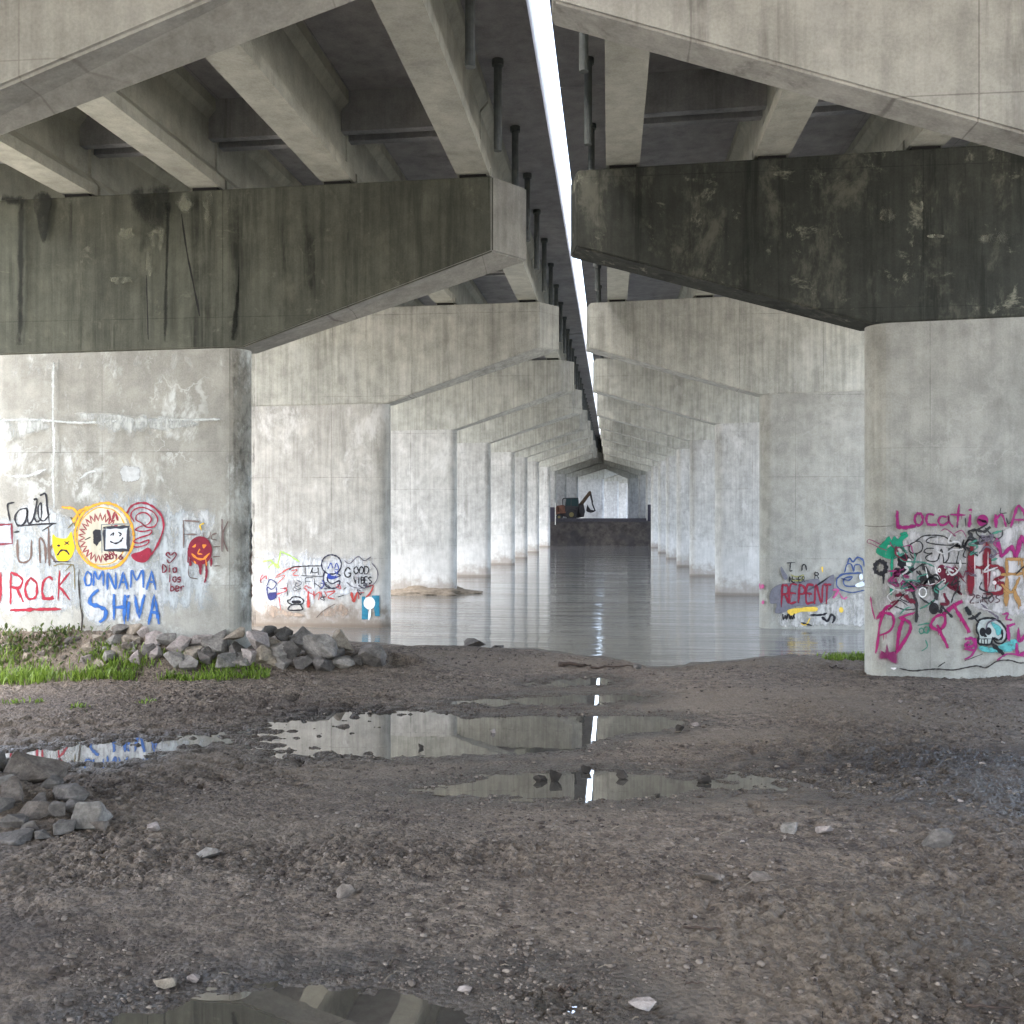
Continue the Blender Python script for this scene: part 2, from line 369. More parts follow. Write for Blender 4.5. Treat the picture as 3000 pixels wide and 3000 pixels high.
def span(side, k, Y0, Y1, label):
    p = P[side]; root = empty('bridge_span', (p['slab'][0], (Y0 + Y1) / 2, p['zt'] + CAM_Z + rz(side, Y0)))
    tag(root, label, 'bridge deck', 'deck spans of the two bridges'); off = tuple(root.location)
    def zz(Y, X): return p['zt'] + CAM_Z + rz(side, Y) + .08 + crossfall(side, X)
    GH = 1.58
    o0, o1 = xoff(side, Y0), xoff(side, Y1)
    a, b = p['slab']
    def strip(bm, xa, xb, h0, h1, ya=Y0 + .012, yb=Y1 - .012):
        hexa(bm, [(xa + o0, ya, zz(ya, xa) + h0), (xb + o0, ya, zz(ya, xb) + h0), (xb + o1, yb, zz(yb, xb) + h0), (xa + o1, yb, zz(yb, xa) + h0),
                  (xa + o0, ya, zz(ya, xa) + h1), (xb + o0, ya, zz(ya, xb) + h1), (xb + o1, yb, zz(yb, xb) + h1), (xa + o1, yb, zz(yb, xa) + h1)])
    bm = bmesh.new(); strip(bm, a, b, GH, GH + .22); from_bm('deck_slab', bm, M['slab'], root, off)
    sg = 1 if b > a else -1
    for e, s2 in ((a, sg), (b, -sg)):
        bm = bmesh.new(); strip(bm, e + s2 * .02, e + s2 * .26, GH + .222, GH + (.6 if side == 'L' else .3)); from_bm('parapet', bm, M['cap_pale'], root, off)
    ya, yb = Y0 + .05, Y1 - .05
    for gi in range(5):
        gx = p['g0'] + gi * p['dg']; w_ = p['gw']
        prof = [(0, 0), (w_, 0), (w_, .2), (.1, .42), (.1, 1.22), (.24, 1.38), (.24, GH - .003)]
        prof = prof[1:] + [(-x, z) for x, z in prof[:0:-1]]
        bm = bmesh.new()
        A = [bm.verts.new((gx + x + o0, ya, zz(ya, gx) + z)) for x, z in prof]; Bv = [bm.verts.new((gx + x + o1, yb, zz(yb, gx) + z)) for x, z in prof]
        bm.faces.new(A); bm.faces.new(Bv[::-1])
        for i in range(len(prof)): bm.faces.new((A[i], Bv[i], Bv[(i + 1) % len(prof)], A[(i + 1) % len(prof)]))
        from_bm('girder', bm, M['girder'], root, off)
    g_in, g_out = p['g0'], p['g0'] + 4 * p['dg']
    for (y0, y1) in ((Y0 + .14, Y0 + .34), (Y1 - .34, Y1 - .14)):
        bm = bmesh.new()
        for gi in range(4):
            x0 = p['g0'] + gi * p['dg'] + sg * .102; x1 = p['g0'] + (gi + 1) * p['dg'] - sg * .102
            oo = o0 if y0 < (Y0 + Y1) / 2 else o1
            hexa(bm, [(x0 + oo, y0, zz(y0, x0) + .86), (x1 + oo, y0, zz(y0, x1) + .86), (x1 + oo, y1, zz(y1, x1) + .86), (x0 + oo, y1, zz(y1, x0) + .86),
                      (x0 + oo, y0, zz(y0, x0) + GH - .004), (x1 + oo, y0, zz(y0, x1) + GH - .004), (x1 + oo, y1, zz(y1, x1) + GH - .004), (x0 + oo, y1, zz(y1, x0) + GH - .004)])
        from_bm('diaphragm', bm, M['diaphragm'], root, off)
    # drain pipes hanging from the inner overhang
    px = -1.86 if side == 'L' else -.36
    n = max(2, int(round((Y1 - Y0) / 3.2)))
    for i in range(n):
        y = Y0 + (Y1 - Y0) * (i + .62) / n; x = px + o0 + (o1 - o0) * (y - Y0) / (Y1 - Y0)
        bm = bmesh.new(); z = zz(y, px)
        ln = .05 if side == 'L' else .1
        tube(bm, [(x, y, z + ln), (x, y, z + GH - .003)], .068, n=12)
        tube(bm, [(x, y, z + GH - .1), (x, y, z + GH - .004)], .1, n=12)
        from_bm('drain_pipe', bm, M['pipe'], root, off, smooth=False)
    return root

for side in 'LR':
    for k in range(len(FR[side])): pier(side, k)
    ys = [FR[side][0] - 36, FR[side][0] - 24, FR[side][0] - 12] + FR[side]
    for k in range(len(ys) - 1):
        Y0, Y1 = ys[k] + T / 2, ys[k + 1] + T / 2
        if k < 3: lab = '%s deck span overhead, %s' % (SIDE[side], ['farthest back behind the viewer', 'behind the viewer', 'in front of the nearest pier'][k])
        elif k == 3: lab = '%s deck span between the nearest pier and the dark-capped pier' % SIDE[side]
        elif k == 4: lab = '%s deck span just beyond the dark-capped pier' % SIDE[side]
        else: lab = '%s deck span resting on the %s and %s piers of its row' % (SIDE[side], ORD[k - 3], ORD[k - 2])
        span(side, k, Y0, Y1, lab)

# ------------------------------------------------------------------ ground
def to_world(poly, z): return np.array([at_z(x, y, z) for x, y in poly])
PZ = .462
PUD = [
 ('still', [(1230,2315),(1330,2300),(1450,2272),(1600,2258),(1800,2258),(1950,2272),(2060,2288),(2120,2305),(2060,2325),(1950,2337),(1750,2343),(1500,2334),(1340,2325)], .018, 'narrow still puddle with small dark stones standing in it'),
 ('broken', [(772,2122),(900,2098),(1100,2083),(1290,2086),(1380,2103),(1560,2096),(1800,2094),(1950,2100),(2012,2118),(1930,2142),(1800,2152),(1760,2170),(1700,2192),(1560,2207),(1300,2214),(1000,2214),(800,2218),(772,2180)], .03, 'wide puddle across the middle of the mud'),
 ('broken', [(-60,2215),(60,2200),(200,2182),(500,2160),(690,2146),(700,2172),(520,2192),(430,2216),(300,2245),(100,2244),(-60,2232)], .085, 'muddy broken puddle reflecting the painted wall at left'),
 ('thin', [(1330,2057),(1480,2046),(1600,2036),(1760,2032),(1900,2036),(1870,2050),(1760,2062),(1560,2064),(1400,2066)], .03, 'thin strip of puddle beyond the wide one'),
 ('thin', [(1560,2004),(1660,1990),(1760,1986),(1800,1994),(1780,2006),(1650,2012)], .03, 'small far puddle near the waterline'),
 ('near', [(380,2975),(560,2915),(800,2884),(1000,2878),(1200,2878),(1380,2888),(1470,2920),(1510,3000),(1480,3200),(400,3200),(230,3060),(310,3000)], .02, 'near puddle at the bottom edge reflecting the dark girders'),
 ('speck', [(1440,2905),(1560,2868),(1680,2880),(1790,2930),(1830,2985),(1700,3010),(1520,3005)], .075, 'wet speckled mud beside the near puddle'),
 ('broken', [(2090,2272),(2230,2266),(2330,2280),(2290,2302),(2150,2312)], .07, 'small muddy puddle at the right end of the stony one'),
]
PW = [to_world(p[1], PZ) for p in PUD]
def poly_sd(x, y, pts):
    """signed distance, positive inside"""
    d = np.full(x.shape, 1e9); ins = np.zeros(x.shape, bool); n = len(pts)
    for i in range(n):
        ax, ay = pts[i]; bx, by = pts[(i + 1) % n]
        ex, ey = bx - ax, by - ay; wx, wy = x - ax, y - ay
        tt = np.clip((wx * ex + wy * ey) / (ex * ex + ey * ey), 0, 1)
        d = np.minimum(d, (wx - ex * tt) ** 2 + (wy - ey * tt) ** 2)
        c = ((ay > y) != (by > y)) & (x < (bx - ax) * (y - ay) / (by - ay + 1e-12) + ax)
        ins ^= c
    d = np.sqrt(d); return np.where(ins, d, -d)
_sh = [at_z(x, y, 0) for x, y in [(1000,1872),(1150,1889),(1400,1893),(1560,1902),(1700,1914),(1830,1934),(1900,1951),(1990,1948),(2100,1933),(2240,1921),(2533,1912)]]
SHX = [-60, -9] + [q[0] for q in _sh] + [9, 60]; SHY = [27, 26.2] + [q[1] for q in _sh] + [24.5, 26]
def base_ground(X, Y, fine=True):
    d = np.interp(X, SHX, SHY) - Y + .35 * fbm(X * .9, Y * .9, 3)
    z = np.where(d > 0, .49 * sm(d / 5.0) + .02 * np.clip(d, 0, 3), .16 * d)
    z = np.maximum(z, -1.2)
    land = sm(d / 1.2)
    mound = (.56 * sm((-X - 7.0) / 2.0) + .1 * sm((-X - 5.5) / 1.5)) * sm((Y - 15.45) / .95) * sm((23 - Y) / 4)
    ln = np.clip((X + 7.8) / 4.4, 0, 1); mound += .3 * sm(np.minimum((X + 8.8) / 1.2, (-2.9 - X) / 1.0)) * np.exp(-((Y - (16.25 + 1.0 * ln)) / .38) ** 2)
    mound += .16 * sm((X - 5.5) / 3) * sm((Y - 14.5) / 2.5) * sm((22 - Y) / 4)
    mound += .34 * np.exp(-((X + 6.2) / .9) ** 2 - ((Y - 8.8) / .5) ** 2)
    z = z + mound * land
    for bx_, by_, rx_, ry_, h_ in ((-3.1, 7.0, .5, .16, .06), (-3.45, 6.55, .75, .2, .065), (-1.55, 6.55, .5, .14, .06), (1.9, 7.1, .4, .14, .04)):
        z = z + h_ * np.exp(-np.clip(((X - bx_) / rx_) ** 2 + ((Y - by_) / ry_) ** 2, 0, 30) ** 1.5)
    z += land * (.035 * fbm(X * .5, Y * .5, 3) + .02 * fbm(X * 1.7 + 9, Y * 1.7, 3))
    return z, land
def ground_z(X, Y, detail=True):
    X = np.atleast_1d(np.asarray(X, float)); Y = np.atleast_1d(np.asarray(Y, float))
    z, land = base_ground(X, Y)
    wet = np.zeros_like(z)
    if detail:
        clump = np.abs(fbm(X * 5.5, Y * 5.5, 4)); fine = fbm(X * 19, Y * 19, 3)
        cal = sm(.5 + .9 * fbm(X * .35 + 5, Y * .35, 2))          # churned and smooth zones
        z = z + land * ((.012 + .036 * cal) * (clump - .3) + (.006 + .01 * cal) * fine)
    for (kind, _, amp, _), pts in zip(PUD, PW):
        bb = (X > pts[:, 0].min() - 1.6) & (X < pts[:, 0].max() + 1.6) & (Y > pts[:, 1].min() - 1.6) & (Y < pts[:, 1].max() + 1.6)
        if not bb.any(): continue
        x, y = X[bb], Y[bb]
        sd = poly_sd(x, y, pts) + .07 * fbm(x * 3.1, y * 3.1, 3) + .05 * fbm(x * 11, y * 14, 3)
        nz = amp * fbm(x * 3.2 + 50, y * 5.5, 4, 2.1, .55)
        if kind == 'speck': nz = amp * (.75 * fbm(x * 9 + 50, y * 13, 3) + .55 * fbm(x * 26, y * 30, 3)) + .062
        if kind == 'broken' and pts is PW[1]:       # muddy ridges only in its left part
            nz = nz * (1 + 3.4 * sm((-2.2 - x) / 1.6)) * sm(.35 + (-1.4 - x) / 2)
        flat = .2 + .8 * sm((-sd - .1) / 1.4); z[bb] = np.where(z[bb] < PZ + .3, PZ + .014 + (z[bb] - PZ - .014) * flat, z[bb])
        bowl = PZ + nz - np.where(sd > 0, .085 * np.clip(sd / .3, 0, 1), np.maximum(.06 * sd / .35, .06 * sd))
        k = .02; zb = z[bb]; h = np.clip(.5 + .5 * (zb - bowl) / k, 0, 1)
        z[bb] = zb * (1 - h) + bowl * h - k * h * (1 - h)
        wet[bb] = np.maximum(wet[bb], sm(1 + sd / .8))
    wet = np.maximum(wet, np.clip(1.25 * np.exp(-((X - 3.4) / 2.2) ** 2 - ((Y - 10.6) / 1.5) ** 2) * (1 + .6 * fbm(X * 1.5, Y * 2.2, 3)), 0, 1))
    wet = np.maximum(wet, np.clip(.75 * np.exp(-((X - 2.6) / 1.5) ** 2 - ((Y - 6.2) / 1.3) ** 2), 0, 1))
    wet = np.maximum(wet, np.clip(.9 * np.exp(-((X + .2) / .9) ** 2 - ((Y - 5.75) / .3) ** 2), 0, 1))
    wet = np.maximum(wet, .8 * sm(1 - (np.abs(np.interp(X, SHX, SHY) - Y)) / 1.6))
    return z, np.clip(wet, 0, 1)
def gz(X, Y): return float(ground_z(X, Y, False)[0][0])

rows = np.concatenate([-np.geomspace(700, 6, 14), np.linspace(-4, 4.3, 16), np.exp(np.linspace(math.log(4.6), math.log(19), 700)), np.linspace(19.06, 27.5, 120), np.array([29, 32, 40, 60, 105, 113])])
rr = np.linspace(-.80, .54, 620)
outL = -np.geomspace(700, .25, 26); outR = -outL[::-1]
U = []
for Yv in rows:
    s = max(Yv, 4.0); s = min(s, 27.5)
    U.append(np.concatenate([rr[0] * s + outL, rr * s, rr[-1] * s + outR]))
GX = np.array(U); GY = np.repeat(rows[:, None], GX.shape[1], 1)
gzv, gwet = ground_z(GX.ravel(), GY.ravel())
nr, nc = GX.shape
idx = np.arange(nr * nc).reshape(nr, nc)
gf = np.stack([idx[:-1, :-1], idx[:-1, 1:], idx[1:, 1:], idx[1:, :-1]], -1).reshape(-1, 4)
me = np_mesh('ground', np.stack([GX.ravel(), GY.ravel(), gzv], 1), gf, 4)
set_attr(me, 'wet', gwet)
for p_ in me.polygons: pass
me.polygons.foreach_set('use_smooth', np.ones(len(me.polygons), bool))
t = NT('mud')
n1 = t.noise(t.pos(), .7, 5, .6); n2 = t.noise(t.pos(1, 1, 1, 3), 7, 9, .72); n3 = t.noise(t.pos(1, 1, 1, 6), 46, 5, .75)
vor = t.voro(t.pos(1, 1.0, 1, 2), 26, 'F1', 'Distance')
vcol = t.n.new('ShaderNodeTexVoronoi'); t.t.links.new(t.pos(1, 1, 1, 2), vcol.inputs['Vector']); vcol.inputs['Scale'].default_value = 38
vs = t.n.new('ShaderNodeSeparateColor'); t.t.links.new(vcol.outputs['Color'], vs.inputs[0])
wet = t.attr('wet')
c = t.mix(t.ramp(n2, .3, .7), (.042, .031, .023), (.29, .235, .182))
c = t.mix(t.ramp(n1, .35, .65, 0, .55), c, (.14, .108, .082))
c = t.mix(t.math('MULTIPLY', t.ramp(vs.outputs[0], .65, 1.0), .45), c, (.26, .22, .185))
c = t.mix(t.math('MULTIPLY', t.ramp(vs.outputs[1], .7, 1.0), .6), c, (.05, .042, .036))
c = t.mix(t.ramp(n3, .58, .72, 0, .35), c, (.28, .24, .2))
cp = t.noise(t.pos(.16, .5, 1, 11), 1, 3, .5); c = t.mix(t.ramp(cp, .5, .62, 0, .55), c, (.215, .176, .135)); c = t.mix(t.ramp(cp, .3, .45, .6, 0), c, (.055, .042, .036))
xx = t.math('ABSOLUTE', t.xyz()[0]); c = t.mix(t.ramp(t.math('ADD', xx, t.math('MULTIPLY', n1, 3)), 13, 16.5), c, (.42, .39, .34))  # pale unseen ground outside the decks, added to bounce light upward
c = t.scale_col(c, t.ramp(wet, 0, 1, 1.0, .5))
hh = t.math('ADD', t.math('MULTIPLY', n2, .6), t.math('MULTIPLY', n3, .45)); hh = t.math('SUBTRACT', hh, t.math('MULTIPLY', vor, .6))
rg = t.math('SUBTRACT', t.ramp(wet, .1, 1, .8, .32), t.math('MULTIPLY', t.ramp(n3, .4, .7, 0, .12), wet))
M['mud'] = t.bsdf(c, rg, t.bump(hh, 1.0, .045), .4)
g = link_mesh('ground', me, M['mud']); tag(g, 'brown churned mud and gravel under the bridges', None, None, 'structure')

# water
def water(name, col, wave, rough=.02):
    t = NT(name)
    nrm = None
    if wave:
        a = t.noise(t.pos(.3, 2.4, 1), 1, 4, .5, .5); b = t.noise(t.pos(2.2, 7.5, 1, 7), 1, 3, .5, .3); cc = t.noise(t.pos(.12, .4, 1, 3), 1, 2, .5)
        amp = t.ramp(cc, .35, .65, .35, 1.0)
        d5 = t.noise(t.pos(6, 9, 1, 5), 1, 2, .5); h = t.math('MULTIPLY', t.math('ADD', t.math('ADD', t.math('MULTIPLY', a, 1.0), t.math('MULTIPLY', b, .3)), t.math('MULTIPLY', d5, .1)), amp)
        nrm = t.bump(h, wave, .1)
    else:
        b = t.noise(t.pos(3, 3, 1), 1, 2, .5); nrm = t.bump(b, .02, .02)
    return t.bsdf(col, rough, nrm, .9, ior=1.5 if wave else 3.0)
M['river'] = water('river', (.165, .16, .147), .3, .008)
M['puddle'] = water('puddle', (.07, .064, .055), 0, .006)
ys_ = np.concatenate([np.linspace(17.5, 112, 40)]); bm = bmesh.new()
v = [bm.verts.new(q) for q in ((-700, 17.5, 0), (700, 17.5, 0), (700, 112.5, 0), (-700, 112.5, 0))]; bm.faces.new(v)
o = from_bm('river', bm, M['river']); tag(o, 'murky brown river with ripples', None, None, 'structure')
for pi_, ((kind, _, amp, lab), pts) in enumerate(zip(PUD, PW)):
    c = pts.mean(0); bm = bmesh.new(); grow = []
    for q in pts:
        d = q - c; L = np.linalg.norm(d); grow.append(q + d / L * .22)
    f = bm.faces.new([bm.verts.new((x, y, PZ - .0012 * pi_)) for x, y in grow]); f.normal_update()
    if f.normal.z < 0: f.normal_flip()
    bmesh.ops.triangulate(bm, faces=bm.faces[:])
    o = from_bm('puddle', bm, M['puddle'], recalc=False); tag(o, lab, None, None, 'structure')

# far bank
xs = np.concatenate([-np.geomspace(700, 16, 10), np.linspace(-14, 12, 131), np.geomspace(14, 700, 10)])
prof = [(108.2, -1.3), (109.9, -.2), (110.15, .25), (110.45, 1.0), (110.75, 1.8), (111.0, 2.45), (111.25, 2.8), (112, 2.86), (115, 2.9), (125, 2.95), (150, 3.0), (200, 3.0), (400, 3.1), (2500, 3.0)]
prof = sorted(prof + [(113.5, 2.88), (118, 2.9), (135, 3.0), (143, 3.0), (149, 3.0), (156, 3.0)])
V = []
for y, z in prof:
    light_block = 6.6 * sm((np.abs(xs) - 10.2) / 4.5) * sm(np.array((y - 110.5) / 6)) * sm(np.array((157 - y) / 9))  # unseen raised flanks, added to block side light on the far piers
    nn = .16 * fbm(xs * .7 + y, xs * 0 + z * 2.1, 4) * (1 if y < 112 else .25)
    V.append(np.stack([xs, y + nn, z + nn * .5 + light_block * (np.abs(xs) < 60)], 1))
V = np.concatenate(V); n = len(xs); idx = np.arange(len(prof) * n).reshape(len(prof), n)
me = np_mesh('embankment', V, np.stack([idx[:-1, :-1], idx[:-1, 1:], idx[1:, 1:], idx[1:, :-1]], -1).reshape(-1, 4), 4)
t = NT('bank_soil'); n1 = t.noise(t.pos(), 1.3, 8, .7); n2 = t.noise(t.pos(1, 1, 1, 5), .45, 3)
c = t.mix(t.ramp(n1, .3, .7), (.022, .019, .018), (.075, .065, .056)); c = t.mix(t.ramp(n2, .45, .65, 0, .7), c, (.03, .028, .03))
M['bank'] = t.bsdf(c, .85, t.bump(n1, .8, .15), .3)
o = link_mesh('embankment', me, M['bank']); tag(o, 'dark steep bank closing the far side of the river', None, None, 'structure')
t = NT('bank_road'); n1 = t.noise(t.pos(), 2, 7, .7)
# low kerb wall on the far bank
bm = bmesh.new(); box(bm, -6.9, 4.3, 111.3, 111.75, 2.5, 3.2)
bmesh.ops.bevel(bm, geom=bm.edges[:], offset=.03, segments=1, affect='EDGES')
o = from_bm('low_wall', bm, plain('dark_wall', (.04, .038, .045), .8)); tag(o, 'low dark wall running along the top of the far bank', 'wall')
# sandbar at the fourth left pier
bm = bmesh.new(); bmesh.ops.create_icosphere(bm, subdivisions=5, radius=1)
x0, y0 = at_z(1235, 1741, 0)
for q in bm.verts:
    d = .25 * mnoise.fractal(q.co * 2.1, 1, 2, 4)
    q.co = Vector((q.co.x * 2.3 * (1 + d), q.co.y * 1.2 * (1 + d), q.co.z * .36 * (1 + d) - .05))
bmesh.ops.translate(bm, verts=bm.verts[:], vec=(x0, y0 + .6, 0))
M['sand'] = plain('sand', (.19, .155, .115), .9, var=.35, sc=5)
o = from_bm('sandbar', bm, M['sand'], smooth=True); tag(o, 'brown mud hump rising from the river', None, None, 'structure')
#@@NEXT
# ------------------------------------------------------------------ graffiti
def front_hit(side, k, px, py, eps):
    """point on the painted face of a pier (flat wall or its half-round inner end)"""
    Y = FR[side][k] + .02; r = (TT - .04) / 2; p = P[side]; sgn = -1 if side == 'L' else 1
    cx = p['xr'] + sgn * (TT / 2); cy = Y + r
    cx = p['xr'] + sgn * r
    X, z = at_y(px, py, Y - eps)
    if (X - cx) * sgn >= 0: return Vector((X, Y - eps, z))
    t = (px - 1500) / FPX; dx, dy = t * CS - SN, CS + t * SN; R = r + eps
    a = dx * dx + dy * dy; b = -2 * (dx * cx + dy * cy); c = cx * cx + cy * cy - R * R; D = b * b - 4 * a * c
    if D < 0: return Vector((cx - sgn * R, cy, z))
    u = (-b - math.sqrt(D)) / (2 * a); X, Yv = dx * u, dy * u
    return Vector((X, Yv, (YH - py) / FPX * (-X * SN + Yv * CS) + CAM_Z))
def catmull(pts, n=5, closed=False):
    if len(pts) < 3: 
        return [tuple(np.array(pts[0]) * (1 - i / 4) + np.array(pts[-1]) * i / 4) for i in range(5)]
    P_ = [np.array(q, float) for q in pts]; out = []
    P_ = [P_[-1]] + P_ + [P_[0], P_[1]] if closed else [2 * P_[0] - P_[1]] + P_ + [2 * P_[-1] - P_[-2]]
    for i in range(1, len(P_) - 2):
        a, b, c, d = P_[i - 1:i + 3]
        for k in range(n):
            t = k / n; out.append(.5 * (2 * b + (c - a) * t + (2 * a - 5 * b + 4 * c - d) * t * t + (3 * b - a - 3 * c + d) * t ** 3))
    out.append(P_[-2])
    return [tuple(q) for q in out]
PAINT = {}
def paint_mat(rgb, wear, soft=False):
    key = (rgb, wear, soft)
    if key not in PAINT: PAINT[key] = paint('paint', rgb, wear, soft=soft)
    return PAINT[key]
LAYER = [0]
class Tag:
    """one piece of graffiti: strokes and filled patches on one pier, in the coordinates of one enlarged crop"""
    def __init__(s, side, k, crop, name, rgb, label=None, wear=.3, base=0):
        s.side, s.k, s.crop, s.name, s.rgb, s.label, s.wear = side, k, crop, name, rgb, label, wear + .12; s.cap = base > 0
        s.v, s.f, s.e, s.cuts = [], [], [], []; s.soft = name == 'stain'; LAYER[0] += 1; s.eps = .004 + .0006 * LAYER[0] + base
    def pt(s, q, eps):
        x0, y0, sc = s.crop; return front_hit(s.side, s.k, x0 + q[0] * sc, y0 + q[1] * sc, eps)
    def line(s, pts, w=14, smooth=True, closed=False, drip=True):
        if closed and not smooth: pts = list(pts) + [pts[0]]
        if w >= 15 and s.name == 'lettering' and drip:
            rd = random.Random(int(pts[0][0] * 3 + pts[0][1]))
            for _ in range(rd.choice([0, 1, 1, 2])):
                a_, b_ = rd.choice(list(zip(pts, pts[1:]))); f_ = rd.random(); x_, y_ = a_[0] + (b_[0] - a_[0]) * f_, a_[1] + (b_[1] - a_[1]) * f_
                s.line([(x_, y_), (x_ + rd.uniform(-2, 2), y_ + w * rd.uniform(1.0, 2.6))], max(4, w * .24), drip=False)
        q = catmull(pts, 5, closed) if smooth else [p for a, b in zip(pts, pts[1:]) for p in catmull([a, b])[:-1]] + [pts[-1]]
        s.eps += .00006; n = len(q); base = len(s.v); s.cuts.append((base, len(s.f)))
        for i, p in enumerate(q):
            a = np.array(q[max(i - 1, 0)]); b = np.array(q[min(i + 1, n - 1)]); d = b - a; L = np.linalg.norm(d) + 1e-6
            nn = np.array([-d[1], d[0]]) / L; ww = w * .5 * (1 + .22 * math.sin(i * .9 + p[0] * .05) + .12 * math.sin(i * 2.7 + p[1]))
            if i in (0, n - 1): p = np.array(p) + (d / L) * (w * .3) * (1 if i else -1)
            for o_, e in ((-1.55, 0), (0, 1.5 if 0 < i < n - 1 else .7), (1.55, 0)):
                s.v.append(s.pt(np.array(p) + nn * ww * o_, s.eps)); s.e.append(e)
            if i:
                k0 = base + (i - 1) * 3; s.f += [(k0, k0 + 1, k0 + 4, k0 + 3), (k0 + 1, k0 + 2, k0 + 5, k0 + 4)]
        return s
    def fill(s, poly, feather=10, strength=1.3, smooth=True):
        if s.name == 'stain': strength = min(strength, .7) if not s.cap or s.rgb[0] > .1 else min(strength, 1.0)
        if feather >= 30: s.soft = True; strength = strength if feather == 140 or s.name == 'stain' else max(strength, .75)
        q = catmull(poly, 4, True)[:-1] if smooth else [p for a, b in zip(poly, poly[1:] + poly[:1]) for p in catmull([a, b])[:-1]]
        s.eps += .00006; c = np.mean(q, 0); base = len(s.v); n = len(q); s.cuts.append((base, len(s.f)))
        rings = []
        for fr, e in ((1.0, 0), (None, strength), (.5, strength), (.02, strength)):
            for p in q:
                d = np.array(p) - c; L = np.linalg.norm(d) + 1e-6
                f_ = max(.3, 1 - feather / L) if fr is None else fr
                if fr == .5: f_ = max(.3, 1 - feather / L) * .5
                s.v.append(s.pt(c + d * f_, s.eps)); s.e.append(e)
        for r_ in range(3):
            for i in range(n):
                j = (i + 1) % n; a = base + r_ * n; s.f.append((a + i, a + j, a + n + j, a + n + i))
        return s
    def text(s, string, x, y, w, h, lw, slant=0, gap=.25, jit=.05):
        r = random.Random(string); n = len(string); cw = w / (n + (n - 1) * gap)
        for i, ch in enumerate(string):
            ox = x + i * cw * (1 + gap)
            for st in FONT.get(ch, []):
                pts = [(ox + (px + r.uniform(-jit, jit) + slant * (1 - py)) * cw, y + (py + r.uniform(-jit, jit)) * h) for px, py in st]
                s.line(pts, lw, smooth=len(pts) > 3)
        return s
    def done(s):
        if s.name in ('scribble', 'paint_patch', 'crack', 'underline', 'stain') and len(s.cuts) > 1:
            o = None; V, F, E_ = s.v, s.f, s.e; cv = [c_[0] for c_ in s.cuts] + [len(V)]; cf_ = [c_[1] for c_ in s.cuts] + [len(F)]
            for i in range(len(s.cuts)):
                s.v, s.e = V[cv[i]:cv[i + 1]], E_[cv[i]:cv[i + 1]]; s.f = [tuple(q - cv[i] for q in f) for f in F[cf_[i]:cf_[i + 1]]]
                o = s.build()
            return o
        return s.build()
    def build(s):
        col, off = (CAPS if s.cap else COLUMNS)[(s.side, s.k)]
        V = np.array([tuple(v) for v in s.v]) - np.array(off)
        me = np_mesh(s.name, V, s.f, 4); set_attr(me, 'edge', s.e)
        o = link_mesh(s.name, me, paint_mat(s.rgb, s.wear, s.soft), col)
        if s.label: o['label'] = s.label
        return o
_O = [(.5, 0), (.12, .18), (0, .5), (.12, .85), (.5, 1), (.88, .85), (1, .5), (.88, .18), (.5, 0)]
